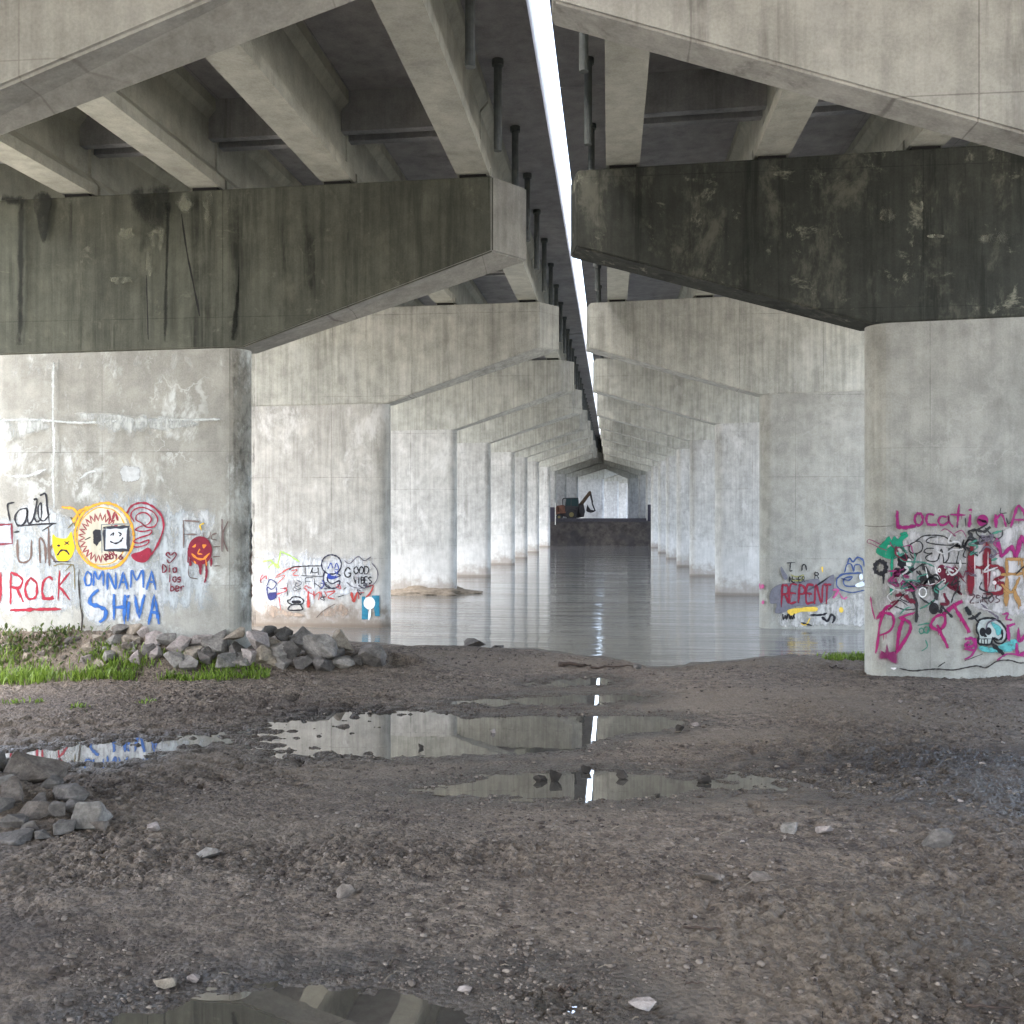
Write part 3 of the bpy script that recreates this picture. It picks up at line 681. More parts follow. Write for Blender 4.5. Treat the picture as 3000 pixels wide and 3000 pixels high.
FONT = {
 'A': [[(0, 1), (.5, 0), (1, 1)], [(.2, .62), (.8, .62)]], 'B': [[(0, 0), (0, 1)], [(0, 0), (.7, .05), (.8, .25), (.6, .45), (0, .48)], [(0, .48), (.8, .55), (.95, .75), (.7, .98), (0, 1)]],
 'C': [[(.95, .15), (.6, 0), (.15, .15), (0, .5), (.15, .85), (.6, 1), (.98, .88)]], 'D': [[(0, 0), (0, 1)], [(0, 0), (.6, .08), (1, .5), (.6, .92), (0, 1)]],
 'E': [[(.9, 0), (0, 0), (0, 1), (.95, 1)], [(0, .5), (.75, .48)]], 'F': [[(.95, 0), (0, 0), (0, 1)], [(0, .48), (.7, .46)]],
 'G': [[(.95, .15), (.5, 0), (.1, .2), (0, .6), (.2, .95), (.7, 1), (.95, .8), (.95, .55), (.55, .55)]], 'H': [[(0, 0), (0, 1)], [(1, 0), (1, 1)], [(0, .5), (1, .5)]],
 'I': [[(.5, 0), (.5, 1)]], 'K': [[(.05, 0), (.05, 1)], [(.95, 0), (.08, .5), (1, 1)]], 'L': [[(.05, 0), (.05, 1), (.95, .98)]],
 'M': [[(0, 1), (.1, 0), (.5, .6), (.9, 0), (1, 1)]], 'N': [[(0, 1), (.05, 0), (.95, 1), (1, 0)]], 'O': [_O], 'P': [[(.05, 0), (.05, 1)], [(.05, 0), (.7, .04), (.95, .25), (.7, .48), (.05, .5)]],
 'R': [[(.05, 0), (.05, 1)], [(.05, 0), (.7, .04), (.95, .24), (.7, .45), (.05, .5)], [(.4, .5), (1, 1)]], 'S': [[(.9, .1), (.5, 0), (.1, .15), (.2, .42), (.75, .58), (.95, .82), (.5, 1), (.05, .9)]],
 'T': [[(0, 0), (1, 0)], [(.5, 0), (.5, 1)]], 'U': [[(0, 0), (.02, .7), (.3, 1), (.7, 1), (.98, .7), (1, 0)]], 'V': [[(0, 0), (.5, 1), (1, 0)]], 'W': [[(0, 0), (.25, 1), (.5, .35), (.75, 1), (1, 0)]],
 'Y': [[(0, 0), (.5, .5), (1, 0)], [(.5, .5), (.5, 1)]], 'Z': [[(0, 0), (1, 0), (0, 1), (1, 1)]],
 'a': [[(.9, .45), (.5, .35), (.1, .55), (.1, .85), (.5, 1), (.9, .8)], [(.9, .38), (.95, 1)]], 'c': [[(.9, .45), (.5, .36), (.1, .6), (.2, .92), (.6, 1), (.95, .9)]],
 'b': [[(.1, 0), (.1, 1)], [(.1, .55), (.6, .42), (.95, .7), (.6, 1), (.1, .95)]], 'e': [[(.1, .68), (.9, .62), (.7, .4), (.3, .4), (.05, .7), (.3, 1), (.9, .9)]],
 'i': [[(.5, .4), (.5, 1)], [(.45, .12), (.55, .16)]], 'k': [[(.1, 0), (.1, 1)], [(.9, .4), (.15, .7), (.95, 1)]], 'l': [[(.5, 0), (.5, 1)]], 'n': [[(.1, .4), (.1, 1)], [(.1, .55), (.5, .4), (.85, .55), (.9, 1)]],
 'o': [[(.5, .38), (.1, .5), (.05, .75), (.3, 1), (.75, .98), (.95, .7), (.8, .45), (.5, .38)]], 'r': [[(.15, .4), (.15, 1)], [(.15, .6), (.5, .4), (.9, .45)]], 's': [[(.85, .42), (.3, .42), (.2, .62), (.8, .78), (.75, .98), (.1, .98)]],
 't': [[(.5, .05), (.5, 1)], [(.05, .35), (1, .35)]], 'u': [[(.1, .4), (.1, .8), (.4, 1), (.85, .85)], [(.88, .4), (.9, 1)]], 'v': [[(.05, .4), (.5, 1), (.95, .4)]],
 '2': [[(.05, .2), (.4, 0), (.9, .15), (.8, .45), (.05, 1), (1, 1)]], '0': [_O], '1': [[(.2, .2), (.55, 0), (.55, 1)]], '6': [[(.8, 0), (.2, .35), (.05, .75), (.4, 1), (.9, .8), (.7, .5), (.1, .65)]],
}
BLACK, RED, BLUE, GOLD, MAG, WHITE = (.014, .014, .02), (.30, .012, .03), (.03, .13, .42), (.75, .36, .03), (.27, .012, .13), (.78, .80, .82)
GREEN, BROWN, YEL, MAROON, TEAL, GREY = (.01, .26, .15), (.13, .085, .07), (.85, .56, .01), (.16, .012, .03), (.09, .42, .42), (.17, .17, .2)
def ell(cx, cy, rx, ry, n=16, a0=0, a1=360, wob=0):
    r = random.Random(int(cx * 7 + cy)); return [(cx + rx * (1 + r.uniform(-wob, wob)) * math.cos(math.radians(a0 + (a1 - a0) * i / n)), cy + ry * (1 + r.uniform(-wob, wob)) * math.sin(math.radians(a0 + (a1 - a0) * i / n))) for i in range(n + (0 if abs(a1 - a0) >= 360 else 1))]

# --- second left pier: crop origin (0,1350), .41408 px per unit
A = (0, 1350, .41408); a = ('L', 1, A)
Tag(*a, 'paint_patch', (.52, .57, .60), 'washed pale blue-white paint ground behind the lettering', 1.1).fill([(-500, 480), (-200, 380), (60, 370), (200, 300), (400, 320), (480, 380), (640, 300), (700, 200), (850, 160), (1000, 180), (1200, 220), (1400, 330), (1540, 420), (1560, 640), (1500, 840), (1580, 900), (1500, 1080), (1200, 1080), (900, 1140), (600, 1180), (300, 1130), (0, 1110), (-400, 1120)], 170, .5).done()
Tag(*a, 'paint_patch', (.50, .52, .52), None, 1.0).fill([(850, 40), (985, 40), (985, 140), (860, 145)], 25).done()
Tag(*a, 'paint_patch', (.66, .69, .71), None, 1.3).fill([(-60, 800), (250, 760), (520, 800), (560, 1000), (480, 1090), (-60, 1080)], 90, .6).fill([(580, 760), (1130, 760), (1150, 1150), (900, 1160), (600, 1130)], 80, .6).fill([(100, 300), (330, 270), (470, 420), (360, 480), (110, 470)], 60, .6).fill([(1290, 360), (1500, 320), (1550, 480), (1420, 560), (1300, 520)], 50, .6).done()
Tag(*a, 'paint_patch', (.42, .40, .52), 'lilac paint inside the letter P', .6).fill([(-60, 460), (74, 458), (78, 580), (-60, 588)], 12, smooth=False).done()
Tag(*a, 'lettering', MAROON, 'dark red boxed letter P', .25).line([(-60, 456), (82, 448), (86, 586), (-60, 594)], 13, False).done()
Tag(*a, 'lettering', BLACK, 'looping black word all', .22).line([(190, 335), (135, 350), (105, 405), (130, 458), (180, 430), (192, 340), (200, 440), (235, 410), (262, 280), (240, 275)], 13).line([(240, 400), (262, 432), (292, 400), (290, 300), (270, 330), (275, 400), (310, 425), (350, 380)], 10).line([(285, 245), (322, 236), (334, 330), (350, 435)], 13).line([(100, 294), (55, 308), (58, 360), (72, 425)], 12).line([(125, 462), (260, 450), (395, 443)], 12).line([(100, 506), (135, 500)], 12).line([(300, 495), (370, 450)], 9).done()
Tag(*a, 'lettering', BROWN, 'faded brown letters unk', .5).line([(122, 560), (128, 690), (160, 720), (215, 690), (222, 560)], 13).line([(285, 720), (280, 550), (318, 600), (322, 722)], 13).line([(342, 470), (350, 740)], 15).line([(400, 560), (352, 640), (395, 720)], 13).done()
Tag(*a, 'lettering', RED, 'red word ROCK', .25).text('R', 72, 800, 92, 205, 17).text('O', 180, 832, 85, 150, 16).text('C', 298, 815, 80, 165, 16).text('K', 412, 785, 82, 195, 15).line([(4, 790), (4, 1000)], 15).fill([(300, 965), (380, 965), (375, 985), (305, 985)], 6).done()
Tag(*a, 'underline', RED, 'red underline under the word ROCK', .2).line([(75, 1058), (250, 1052), (430, 1048)], 20).done()
Tag(*a, 'painted_face', YEL, 'yellow frowning face with pointed ears', .2).fill([(372, 520), (400, 540), (470, 546), (505, 498), (520, 560), (530, 620), (505, 682), (470, 712), (410, 708), (385, 655), (368, 590)], 6).done()
Tag(*a, 'painted_features', BLACK, None, .2).fill(ell(415, 600, 13, 10), 4).line([(455, 570), (488, 592)], 8).line([(488, 570), (458, 594)], 8).line([(408, 668), (430, 636), (465, 635), (490, 662)], 13).line([(375, 712), (500, 714)], 8).done()
Tag(*a, 'scribble', (.16, .13, .05), None, .6).line([(480, 480), (520, 430), (500, 400), (540, 470)], 8).line([(520, 490), (560, 500), (520, 540)], 7).line([(460, 780), (520, 740), (530, 920)], 7).line([(380, 745), (430, 730), (520, 735)], 7).done()
Tag(*a, 'paint_patch', (.70, .66, .52), None, .9).fill(ell(735, 530, 205, 228), 30).done()
Tag(*a, 'painted_ring', GOLD, 'big yellow-orange ring of a painted eye', .35).line(ell(738, 530, 206, 232, 22, wob=.02), 17, True, True).line(ell(725, 532, 178, 205, 22, wob=.04), 7, True, True).line([(520, 430), (560, 360), (620, 330)], 22).line([(440, 330), (520, 340), (560, 400)], 16).done()
zz_ = []
for i in range(46):
    an = math.radians(20 + 320 * i / 45 + 10); r_ = 108 if i % 2 else 158
    zz_.append((705 + r_ * math.cos(an) * .96, 545 + r_ * math.sin(an) * 1.12))
Tag(*a, 'painted_zigzag', (.28, .035, .05), 'dark red zigzag iris inside the yellow ring', .3).line(zz_, 8, False).line([(760, 350), (790, 430), (815, 360), (835, 420)], 14, False).done()
Tag(*a, 'painted_pupil', BLACK, None, .5).fill(ell(685, 535, 38, 62, wob=.2), 14).line([(640, 540), (600, 560)], 7).done()
Tag(*a, 'painted_screen', (.60, .64, .68), 'pale grey square with a smiling face', .2).fill([(728, 470), (916, 462), (914, 640), (732, 640)], 6, smooth=False).done()
Tag(*a, 'painted_frame', (.03, .035, .05), 'black square frame round the smiling face', .15).line([(736, 474), (908, 468), (906, 632), (740, 632)], 20, False, True).done()
Tag(*a, 'painted_frame', (.25, .27, .27), None, .3).line([(722, 650), (718, 452), (925, 446)], 9, False).done()
Tag(*a, 'painted_features', BLACK, None, .15).line([(782, 528), (802, 510), (800, 530)], 9).line([(838, 505), (858, 520), (846, 532)], 9).line([(780, 572), (820, 584), (855, 566), (868, 544)], 11).done()
Tag(*a, 'lettering', MAROON, 'small dark 2016 under the square frame', .3).text('2016', 738, 662, 130, 34, 9).done()
Tag(*a, 'painted_shell', (.30, .012, .04), 'crimson ear-shaped spiral', .2).line([(900, 370), (920, 330), (965, 303), (1030, 300), (1095, 335), (1145, 395), (1157, 470), (1130, 560), (1100, 620), (1070, 665)], 14).line([(950, 430), (925, 385), (950, 345), (1010, 330), (1080, 360), (1115, 410), (1095, 462), (1040, 470), (1000, 440), (962, 415), (975, 378), (1030, 368), (1070, 410), (1045, 450), (985, 468), (960, 490), (1010, 500), (1070, 490), (1060, 520), (985, 545), (945, 570), (985, 582), (1050, 560), (1040, 590), (975, 610), (945, 605)], 9).fill([(928, 660), (990, 640), (1050, 612), (1072, 640), (1060, 690), (1020, 722), (970, 716), (935, 690)], 6).done()
Tag(*a, 'lettering', BLUE, 'blue lettering OM NAMA', .4).text('O', 600, 785, 48, 100, 13).text('M', 662, 782, 70, 100, 13).text('N', 762, 790, 58, 118, 14).text('A', 842, 790, 62, 118, 14).text('M', 925, 775, 90, 120, 14).text('A', 1040, 785, 65, 125, 15).done()
Tag(*a, 'lettering', BLUE, 'large blue lettering SHIVA', .3).line([(690, 915), (645, 960), (640, 1010), (700, 1030), (748, 1060), (740, 1110), (710, 1140)], 24).text('H', 805, 955, 75, 170, 22).line([(908, 1000), (905, 1130)], 20).line([(906, 955), (908, 965)], 18).text('V', 950, 950, 70, 160, 22).text('A', 1055, 960, 75, 195, 22).done()
Tag(*a, 'lettering', MAROON, 'small dark red heart over three short words', .3).line([(1205, 690), (1175, 665), (1190, 648), (1208, 668), (1235, 648), (1245, 672), (1200, 722), (1180, 700)], 9).text('Dia', 1150, 735, 100, 55, 9).text('los', 1190, 800, 90, 56, 9).text('ber', 1205, 865, 100, 56, 9).done()
Tag(*a, 'lettering', (.17, .12, .11), 'faded brown word Fuck', .4).line([(1300, 615), (1298, 422), (1408, 430)], 11, False).line([(1300, 520), (1390, 520)], 9).line([(1440, 510), (1445, 545), (1480, 545), (1490, 505)], 8).line([(1530, 512), (1500, 525), (1498, 552), (1530, 560)], 8).line([(1570, 415), (1572, 640)], 12).line([(1612, 430), (1575, 530), (1612, 640)], 9).done()
Tag(*a, 'painted_head', (.22, .014, .035), 'dark red dripping head with orange features', .15).fill(ell(1415, 635, 88, 104), 6).line([(1345, 700), (1350, 740)], 18).line([(1415, 720), (1420, 800)], 22).line([(1455, 720), (1462, 790), (1450, 860)], 16).line([(1495, 690), (1494, 745)], 14).line([(1330, 620), (1332, 720)], 12).done()
Tag(*a, 'painted_features', (.85, .27, .04), None, .1).fill([(1358, 610), (1385, 588), (1382, 612)], 3).fill([(1430, 592), (1462, 596), (1440, 622)], 3).line([(1412, 625), (1400, 655), (1430, 660)], 9).line([(1358, 660), (1395, 690), (1440, 694), (1480, 655)], 15).line([(1455, 700), (1462, 740)], 9).line([(1372, 710), (1385, 725)], 9).done()
Tag(*a, 'scribble', (.75, .5, .03), None, .2).line([(1440, 442), (1415, 458), (1425, 492)], 10).done()
Tag(*a, 'scribble', BROWN, None, .5).line([(1510, 610), (1555, 605)], 6).line([(1510, 680), (1555, 675)], 6).line([(1510, 745), (1555, 742)], 6).line([(1335, 740), (1340, 820), (1400, 835)], 5).done()
Tag(*a, 'crack', (.05, .045, .04), None, .3).line([(560, 770), (555, 880), (568, 1010), (578, 1110), (576, 1210)], 7).done()
Tag(*a, 'paint_patch', (.02, .022, .03), 'dark sprayed patches on the rounded end of the wall', .5).fill(ell(1805, 530, 42, 135), 26).fill([(1775, 1080), (1830, 1030), (1845, 1150), (1790, 1180)], 20).done()
Tag(*a, 'paint_patch', (.2, .12, .09), None, 1.0).fill(ell(1800, 730, 45, 100), 30).fill(ell(1800, 920, 45, 70), 30).done()

# --- third left pier
Bc = (700, 1550, .28468); b = ('L', 2, Bc)
Tag(*b, 'paint_patch', (.66, .69, .72), 'white paint ground under the scrawls', 1.2).fill([(200, 250), (600, 200), (1100, 250), (1380, 300), (1400, 640), (1100, 720), (700, 820), (300, 800), (150, 600)], 130, .46).done()
Tag(*b, 'paint_patch', (.40, .31, .24), 'tan mud splash', 1.0).fill([(780, 900), (860, 800), (1000, 750), (1120, 760), (1160, 890), (950, 930)], 60, .5).fill([(260, 760), (500, 830), (700, 900), (300, 920)], 60, .4).done()
Tag(*b, 'scribble', (.36, .55, .12), 'pale green zigzag', .5).line([(250, 335), (330, 320), (395, 400), (430, 230), (520, 270), (620, 335)], 15, False).line([(300, 400), (360, 350), (430, 410)], 10).done()
Tag(*b, 'scribble', (.45, .06, .05), 'red scrawled letters', .5).line([(385, 485), (520, 405), (640, 385)], 12).line([(540, 430), (600, 420), (555, 470), (620, 480)], 9).line([(712, 640), (715, 800)], 26).line([(770, 640), (775, 720)], 10).line([(770, 690), (830, 650), (820, 730)], 9).line([(845, 640), (850, 700), (900, 690), (880, 640)], 9).line([(905, 650), (990, 640), (915, 700), (985, 720)], 12).line([(1155, 655), (1180, 745), (1215, 650)], 24).line([(1230, 650), (1235, 720)], 10).line([(1230, 660), (1290, 650)], 9).line([(1310, 600), (1380, 580), (1350, 660), (1310, 700)], 14).line([(370, 500), (470, 480), (400, 560)], 8).line([(410, 700), (430, 830)], 9).done()
Tag(*b, 'scribble', BLACK, 'black angular lettering beside the round figure', .3).line([(520, 420), (560, 390), (680, 382), (850, 378)], 11).line([(640, 480), (860, 488)], 9).line([(680, 395), (682, 470)], 9).line([(735, 460), (760, 395), (755, 445), (815, 440), (812, 395), (820, 470)], 9).line([(690, 560), (685, 505), (760, 500)], 8).line([(775, 510), (780, 610)], 7).line([(690, 540), (740, 540)], 7).line([(420, 610), (500, 610), (495, 560), (500, 690)], 8).line([(1020, 700), (1080, 680)], 8).line([(1080, 620), (1105, 600)], 8).done()
Tag(*b, 'scribble', (.4, .38, .38), None, .6).line([(510, 600), (520, 530), (540, 590), (560, 530)], 9).line([(575, 610), (600, 540), (620, 600)], 9).line([(575, 670), (590, 620), (620, 660)], 8).done()
Tag(*b, 'painted_figure', (.02, .022, .05), 'black outlined round-headed grinning figure', .12).line(ell(952, 365, 102, 100, 16), 13, True, True).line([(885, 430), (868, 500), (885, 570), (940, 608), (1010, 600), (1040, 545), (1020, 535), (960, 562), (915, 535), (915, 480), (960, 455)], 14).line([(1035, 415), (1020, 460), (1045, 480), (960, 505), (910, 500)], 12).done()
Tag(*b, 'painted_figure', (.03, .06, .3), None, .12).line([(915, 410), (945, 350), (965, 400)], 10).line([(985, 405), (1005, 350), (1025, 410), (985, 420)], 10).line([(985, 430), (1010, 465), (1015, 430)], 9).fill([(915, 455), (960, 480), (1030, 490), (960, 520), (912, 505)], 5).done()
Tag(*b, 'lettering', BLACK, 'black words GOOD VIBES', .2).text('G', 1090, 398, 60, 98, 12).text('OOD', 1185, 385, 150, 75, 11).text('VIBES', 1180, 492, 185, 68, 11).done()
Tag(*b, 'scribble', (.1, .09, .12), 'curved bracket round the black words', .3).line([(1365, 345), (1425, 430), (1420, 520), (1360, 585), (1260, 608), (1170, 595), (1110, 550)], 9).line([(1085, 325), (1140, 355), (1225, 282), (1290, 325), (1360, 285)], 9).done()
Tag(*b, 'scribble', (.03, .035, .14), 'dark blue scrawl', .3).line([(285, 590), (320, 520), (385, 560), (340, 620), (290, 600), (310, 720), (380, 700), (385, 600)], 11).fill([(300, 660), (390, 650), (370, 720), (315, 730)], 8).done()
Tag(*b, 'painted_face', BLACK, 'small black outlined animal-like face', .15).line([(545, 775), (510, 760), (502, 735), (530, 725), (545, 705), (585, 695), (630, 705), (665, 735), (655, 765), (635, 780), (650, 830), (510, 832), (545, 780), (640, 775)], 13).fill([(545, 735), (635, 735), (630, 765), (550, 765)], 8).done()
Tag(*b, 'paint_patch', (.03, .2, .3), 'teal blocks at the rounded corner', .35).fill([(1262, 690), (1300, 690), (1330, 850), (1330, 930), (1262, 935)], 8, smooth=False).fill([(1365, 680), (1448, 678), (1450, 900), (1400, 900)], 10, smooth=False).done()
Tag(*b, 'paint_patch', (.82, .88, .9), 'white disc between the teal blocks', .2).fill(ell(1342, 762, 62, 68), 8).line([(1350, 820), (1340, 930)], 24).done()
Tag(*b, 'crack', (.09, .07, .06), None, .4).line([(800, 910), (870, 840), (990, 770)], 8).done()

# --- second right pier
Cc = (2480, 1450, .26915); c_ = ('R', 1, Cc)
Tag(*c_, 'paint_patch', (.55, .53, .525), 'pale washed ground behind the crowded graffiti', 1.1).fill([(300, 420), (700, 300), (1200, 330), (1700, 330), (2100, 300), (2100, 1300), (1700, 1350), (1300, 1300), (900, 1350), (500, 1350), (250, 1400), (220, 1000)], 190, .46).done()
Tag(*c_, 'paint_patch', GREEN, 'bright green splash of paint', .5).fill([(320, 590), (400, 500), (460, 440), (480, 490), (520, 440), (570, 470), (630, 400), (680, 440), (620, 500), (640, 600), (560, 560), (520, 640), (540, 700), (440, 700), (330, 650)], 20).line([(500, 680), (490, 850), (488, 1080)], 26).line([(590, 430), (650, 410)], 30).done()
Tag(*c_, 'paint_patch', BLACK, 'soft black spray rings', .5).line(ell(368, 790, 62, 68, 14, wob=.08), 42, True, True).line([(400, 850), (405, 960)], 26).fill(ell(628, 730, 85, 90, wob=.1), 22).fill([(520, 790), (640, 800), (720, 760), (740, 830), (600, 900), (520, 880)], 22).done()
Tag(*c_, 'paint_patch', (.66, .66, .64), None, .5).fill(ell(680, 745, 34, 56), 10).fill(ell(575, 625, 34, 50), 10).done()
Tag(*c_, 'scribble', (.03, .028, .03), 'tangled black marks in the middle of the wall', .6).line([(700, 930), (730, 1080), (760, 1200), (765, 1380)], 34).line([(780, 980), (850, 900), (960, 1000), (980, 1130)], 60).line([(640, 1010), (760, 1000), (880, 1010)], 22).fill(ell(950, 1235, 58, 68), 8).line([(530, 1215), (640, 1250), (760, 1240)], 14).line([(820, 760), (900, 860), (960, 960)], 40).line([(790, 830), (830, 900), (780, 960)], 18).line([(800, 1120), (900, 1180), (960, 1150)], 18).line([(1370, 440), (1330, 400), (1410, 380), (1500, 400), (1560, 350)], 26).line([(1380, 480), (1400, 520), (1470, 520), (1500, 450)], 30).line([(1500, 350), (1620, 470), (1690, 450), (1700, 380)], 14).done()
Tag(*c_, 'scribble', (.13, .012, .03), 'dark red scribble patches', .6).line([(540, 1100), (620, 1080), (680, 1140), (740, 1160)], 44).line([(480, 1180), (560, 1150), (460, 1250)], 18).fill([(990, 780), (1040, 750), (1130, 800), (1220, 790), (1220, 1000), (1150, 1040), (1050, 960), (990, 850)], 20).line([(1060, 1080), (1100, 1180), (1030, 1190)], 40).line([(1180, 760), (1190, 1000)], 18).line([(1210, 860), (1300, 960)], 10).done()
Tag(*c_, 'scribble', (.72, .72, .70), 'white rings and loops over the dark patches', .3).line(ell(1010, 820, 14, 18, 8), 12, True, True).line(ell(1105, 840, 18, 26, 8), 14, True, True).line(ell(1060, 930, 16, 18, 8), 12, True, True).line([(860, 790), (900, 980), (1010, 955), (960, 770)], 14, False).line([(1180, 800), (1215, 830)], 12).line(ell(830, 1060, 40, 50, 9), 12, True, True).done()
Tag(*c_, 'scribble', (.05, .22, .15), None, .5).line([(800, 1240), (880, 1200), (960, 1140)], 14).line(ell(815, 1480, 24, 30, 9), 12, True, True).line(ell(870, 1470, 28, 34, 9), 12, True, True).line([(780, 1420), (900, 1400), (880, 1500)], 14).line([(860, 1580), (880, 1650), (820, 1700)], 12).line([(580, 1300), (640, 1240), (700, 1220)], 14).line([(1590, 420), (1690, 390)], 20).line([(1560, 720), (1640, 690)], 20).done()
Tag(*c_, 'lettering', (.02, .02, .022), 'black outlined bubble lettering with a halo', .12).line([(745, 510), (690, 545), (685, 610), (740, 640), (810, 615), (830, 555), (800, 510), (745, 505)], 13).line([(755, 505), (830, 450), (950, 438), (1060, 452), (1130, 500), (1155, 545), (1000, 540), (870, 512), (900, 470), (980, 455)], 13).line([(690, 640), (735, 690), (770, 635)], 12).line([(950, 580), (870, 585), (845, 620), (900, 640), (930, 632), (860, 680), (900, 720), (990, 710), (1030, 590), (1055, 690), (1060, 740), (1110, 690), (1115, 580)], 13).line([(1060, 742), (1300, 745)], 13).line([(1120, 590), (1235, 530), (1200, 720), (1210, 745)], 14).line([(1245, 590), (1300, 570), (1270, 660), (1300, 680)], 10).line([(720, 830), (800, 770), (860, 750)], 13).line([(760, 830), (830, 900), (880, 930)], 16).done()
Tag(*c_, 'lettering', (.17, .008, .02), 'tall dark red letters HB', .15).line([(1355, 560), (1358, 1075)], 84).line([(1525, 530), (1530, 1070)], 72).line([(1350, 790), (1520, 790)], 36).line([(1560, 770), (1680, 800), (1700, 880), (1620, 930), (1700, 980), (1690, 1060), (1560, 1075)], 48).done()
Tag(*c_, 'lettering', (.6, .55, .55), None, .3).line([(1395, 600), (1400, 1060)], 9).line([(1540, 620), (1540, 1030)], 9).fill(ell(1610, 955, 24, 24), 6).fill(ell(1608, 858, 20, 28), 6).done()
Tag(*c_, 'lettering', MAG, 'magenta word Location', .15).line([(548, 180), (560, 350), (650, 355), (745, 335)], 38, False).line(ell(787, 265, 44, 66, 10), 26, True, True).line([(950, 215), (890, 210), (868, 265), (890, 320), (980, 325)], 26).line([(1090, 240), (1030, 235), (1000, 290), (1040, 330), (1100, 300), (1110, 230), (1120, 300), (1160, 345)], 22).line([(1225, 105), (1215, 220), (1205, 350)], 26).line([(1130, 215), (1290, 218)], 22).line([(1335, 165), (1360, 160)], 22).line([(1345, 220), (1340, 345)], 36).fill(ell(1482, 278, 66, 68), 8).line([(1620, 220), (1630, 350)], 34).line([(1630, 260), (1690, 215), (1740, 345)], 22).line([(1790, 350), (1850, 150), (1880, 125), (1930, 190), (1960, 350)], 28).line([(1820, 270), (1940, 270)], 20).done()
Tag(*c_, 'scribble', (.02, .02, .022), None, .3).line([(1680, 140), (1675, 200), (1740, 195)], 9).line([(1740, 250), (1760, 310), (1800, 290)], 10).line([(1290, 250), (1300, 340)], 14).line([(1200, 300), (1210, 360)], 10).done()
Tag(*c_, 'lettering', MAG, 'broad magenta letter W', .3).line([(1635, 480), (1690, 670)], 40).line([(1690, 670), (1790, 560)], 44).line([(1790, 560), (1850, 680)], 44).line([(1850, 680), (1900, 450)], 50).line([(1900, 450), (2000, 640)], 44).done()
Tag(*c_, 'lettering', (.36, .2, .07), 'ochre letters RK', .25).line([(1690, 870), (1930, 850)], 34).line([(1740, 700), (1750, 860)], 30).line([(1740, 700), (1930, 700)], 34).line([(1745, 900), (1740, 1200)], 46).line([(1690, 980), (1800, 1060), (1880, 900)], 32).line([(1820, 1040), (1890, 1200)], 46).line([(1900, 700), (1960, 1000)], 30).done()
Tag(*c_, 'scribble', (.1, .06, .07), None, .5).text('ZSROS', 1340, 1085, 330, 90, 13, jit=.15).done()
Tag(*c_, 'lettering', (.32, .012, .12), 'large slanting magenta letters PD PT', .12).line([(400, 1285), (360, 1420), (345, 1560), (320, 1720)], 26).line([(330, 1350), (430, 1230), (480, 1200)], 34).line([(385, 1285), (490, 1300), (515, 1390), (470, 1480), (350, 1535)], 28).line([(620, 1350), (575, 1480), (545, 1700)], 34).line([(580, 1345), (660, 1370), (700, 1430), (660, 1540), (545, 1720)], 32).line([(570, 1340), (740, 1280)], 20).line([(1010, 1480), (930, 1440), (925, 1390), (980, 1320), (1060, 1310), (1075, 1390), (1025, 1460), (985, 1420)], 30).line([(1000, 1450), (1050, 1550), (1105, 1660)], 34).line([(1060, 1295), (1150, 1220), (1250, 1155)], 42).line([(1165, 1200), (1250, 1340), (1340, 1490)], 38).line([(260, 1110), (280, 1240), (310, 1350)], 14).done()
Tag(*c_, 'paint_patch', (.24, .02, .11), 'magenta smear running down to the soil', .7).fill([(330, 1790), (350, 1680), (400, 1720), (440, 1590), (480, 1700), (550, 1700), (560, 1850), (440, 1810)], 50).done()
Tag(*c_, 'painted_skull', (.42, .47, .45), 'pale bone colour of the painted skull', .3).fill([(1415, 1420), (1450, 1360), (1560, 1345), (1665, 1380), (1735, 1480), (1735, 1560), (1680, 1600), (1590, 1560), (1570, 1620), (1440, 1610), (1435, 1520)], 12, .9).done()
Tag(*c_, 'paint_patch', (.10, .40, .40), 'turquoise smears on and below the skull', .7).fill([(1560, 1370), (1660, 1400), (1715, 1500), (1640, 1540), (1600, 1460)], 24, .8).fill([(1440, 1640), (1600, 1660), (1850, 1560), (1850, 1690), (1600, 1730), (1440, 1690)], 28, .8).done()
Tag(*c_, 'painted_skull', (.012, .013, .016), 'black outlined skull pierced by a dagger', .08).line([(1420, 1420), (1450, 1360), (1560, 1340), (1665, 1375), (1740, 1475), (1740, 1560), (1690, 1615), (1625, 1605), (1610, 1555), (1650, 1580), (1695, 1550), (1690, 1470)], 22).line([(1420, 1410), (1415, 1480), (1440, 1530), (1435, 1615), (1500, 1630), (1570, 1622), (1590, 1550)], 20).fill(ell(1482, 1492, 36, 50), 5).fill(ell(1545, 1482, 36, 44), 5).fill([(1495, 1545), (1512, 1515), (1530, 1545)], 2).line([(1470, 1570), (1470, 1618)], 9).line([(1500, 1570), (1502, 1622)], 9).line([(1532, 1570), (1536, 1620)], 9).line([(1440, 1568), (1575, 1566)], 9).line([(1300, 1235), (1350, 1295)], 52).line([(1330, 1350), (1400, 1330), (1455, 1280)], 30).line([(1370, 1310), (1440, 1390)], 20).line([(1590, 1630), (1650, 1680), (1720, 1745)], 40).done()
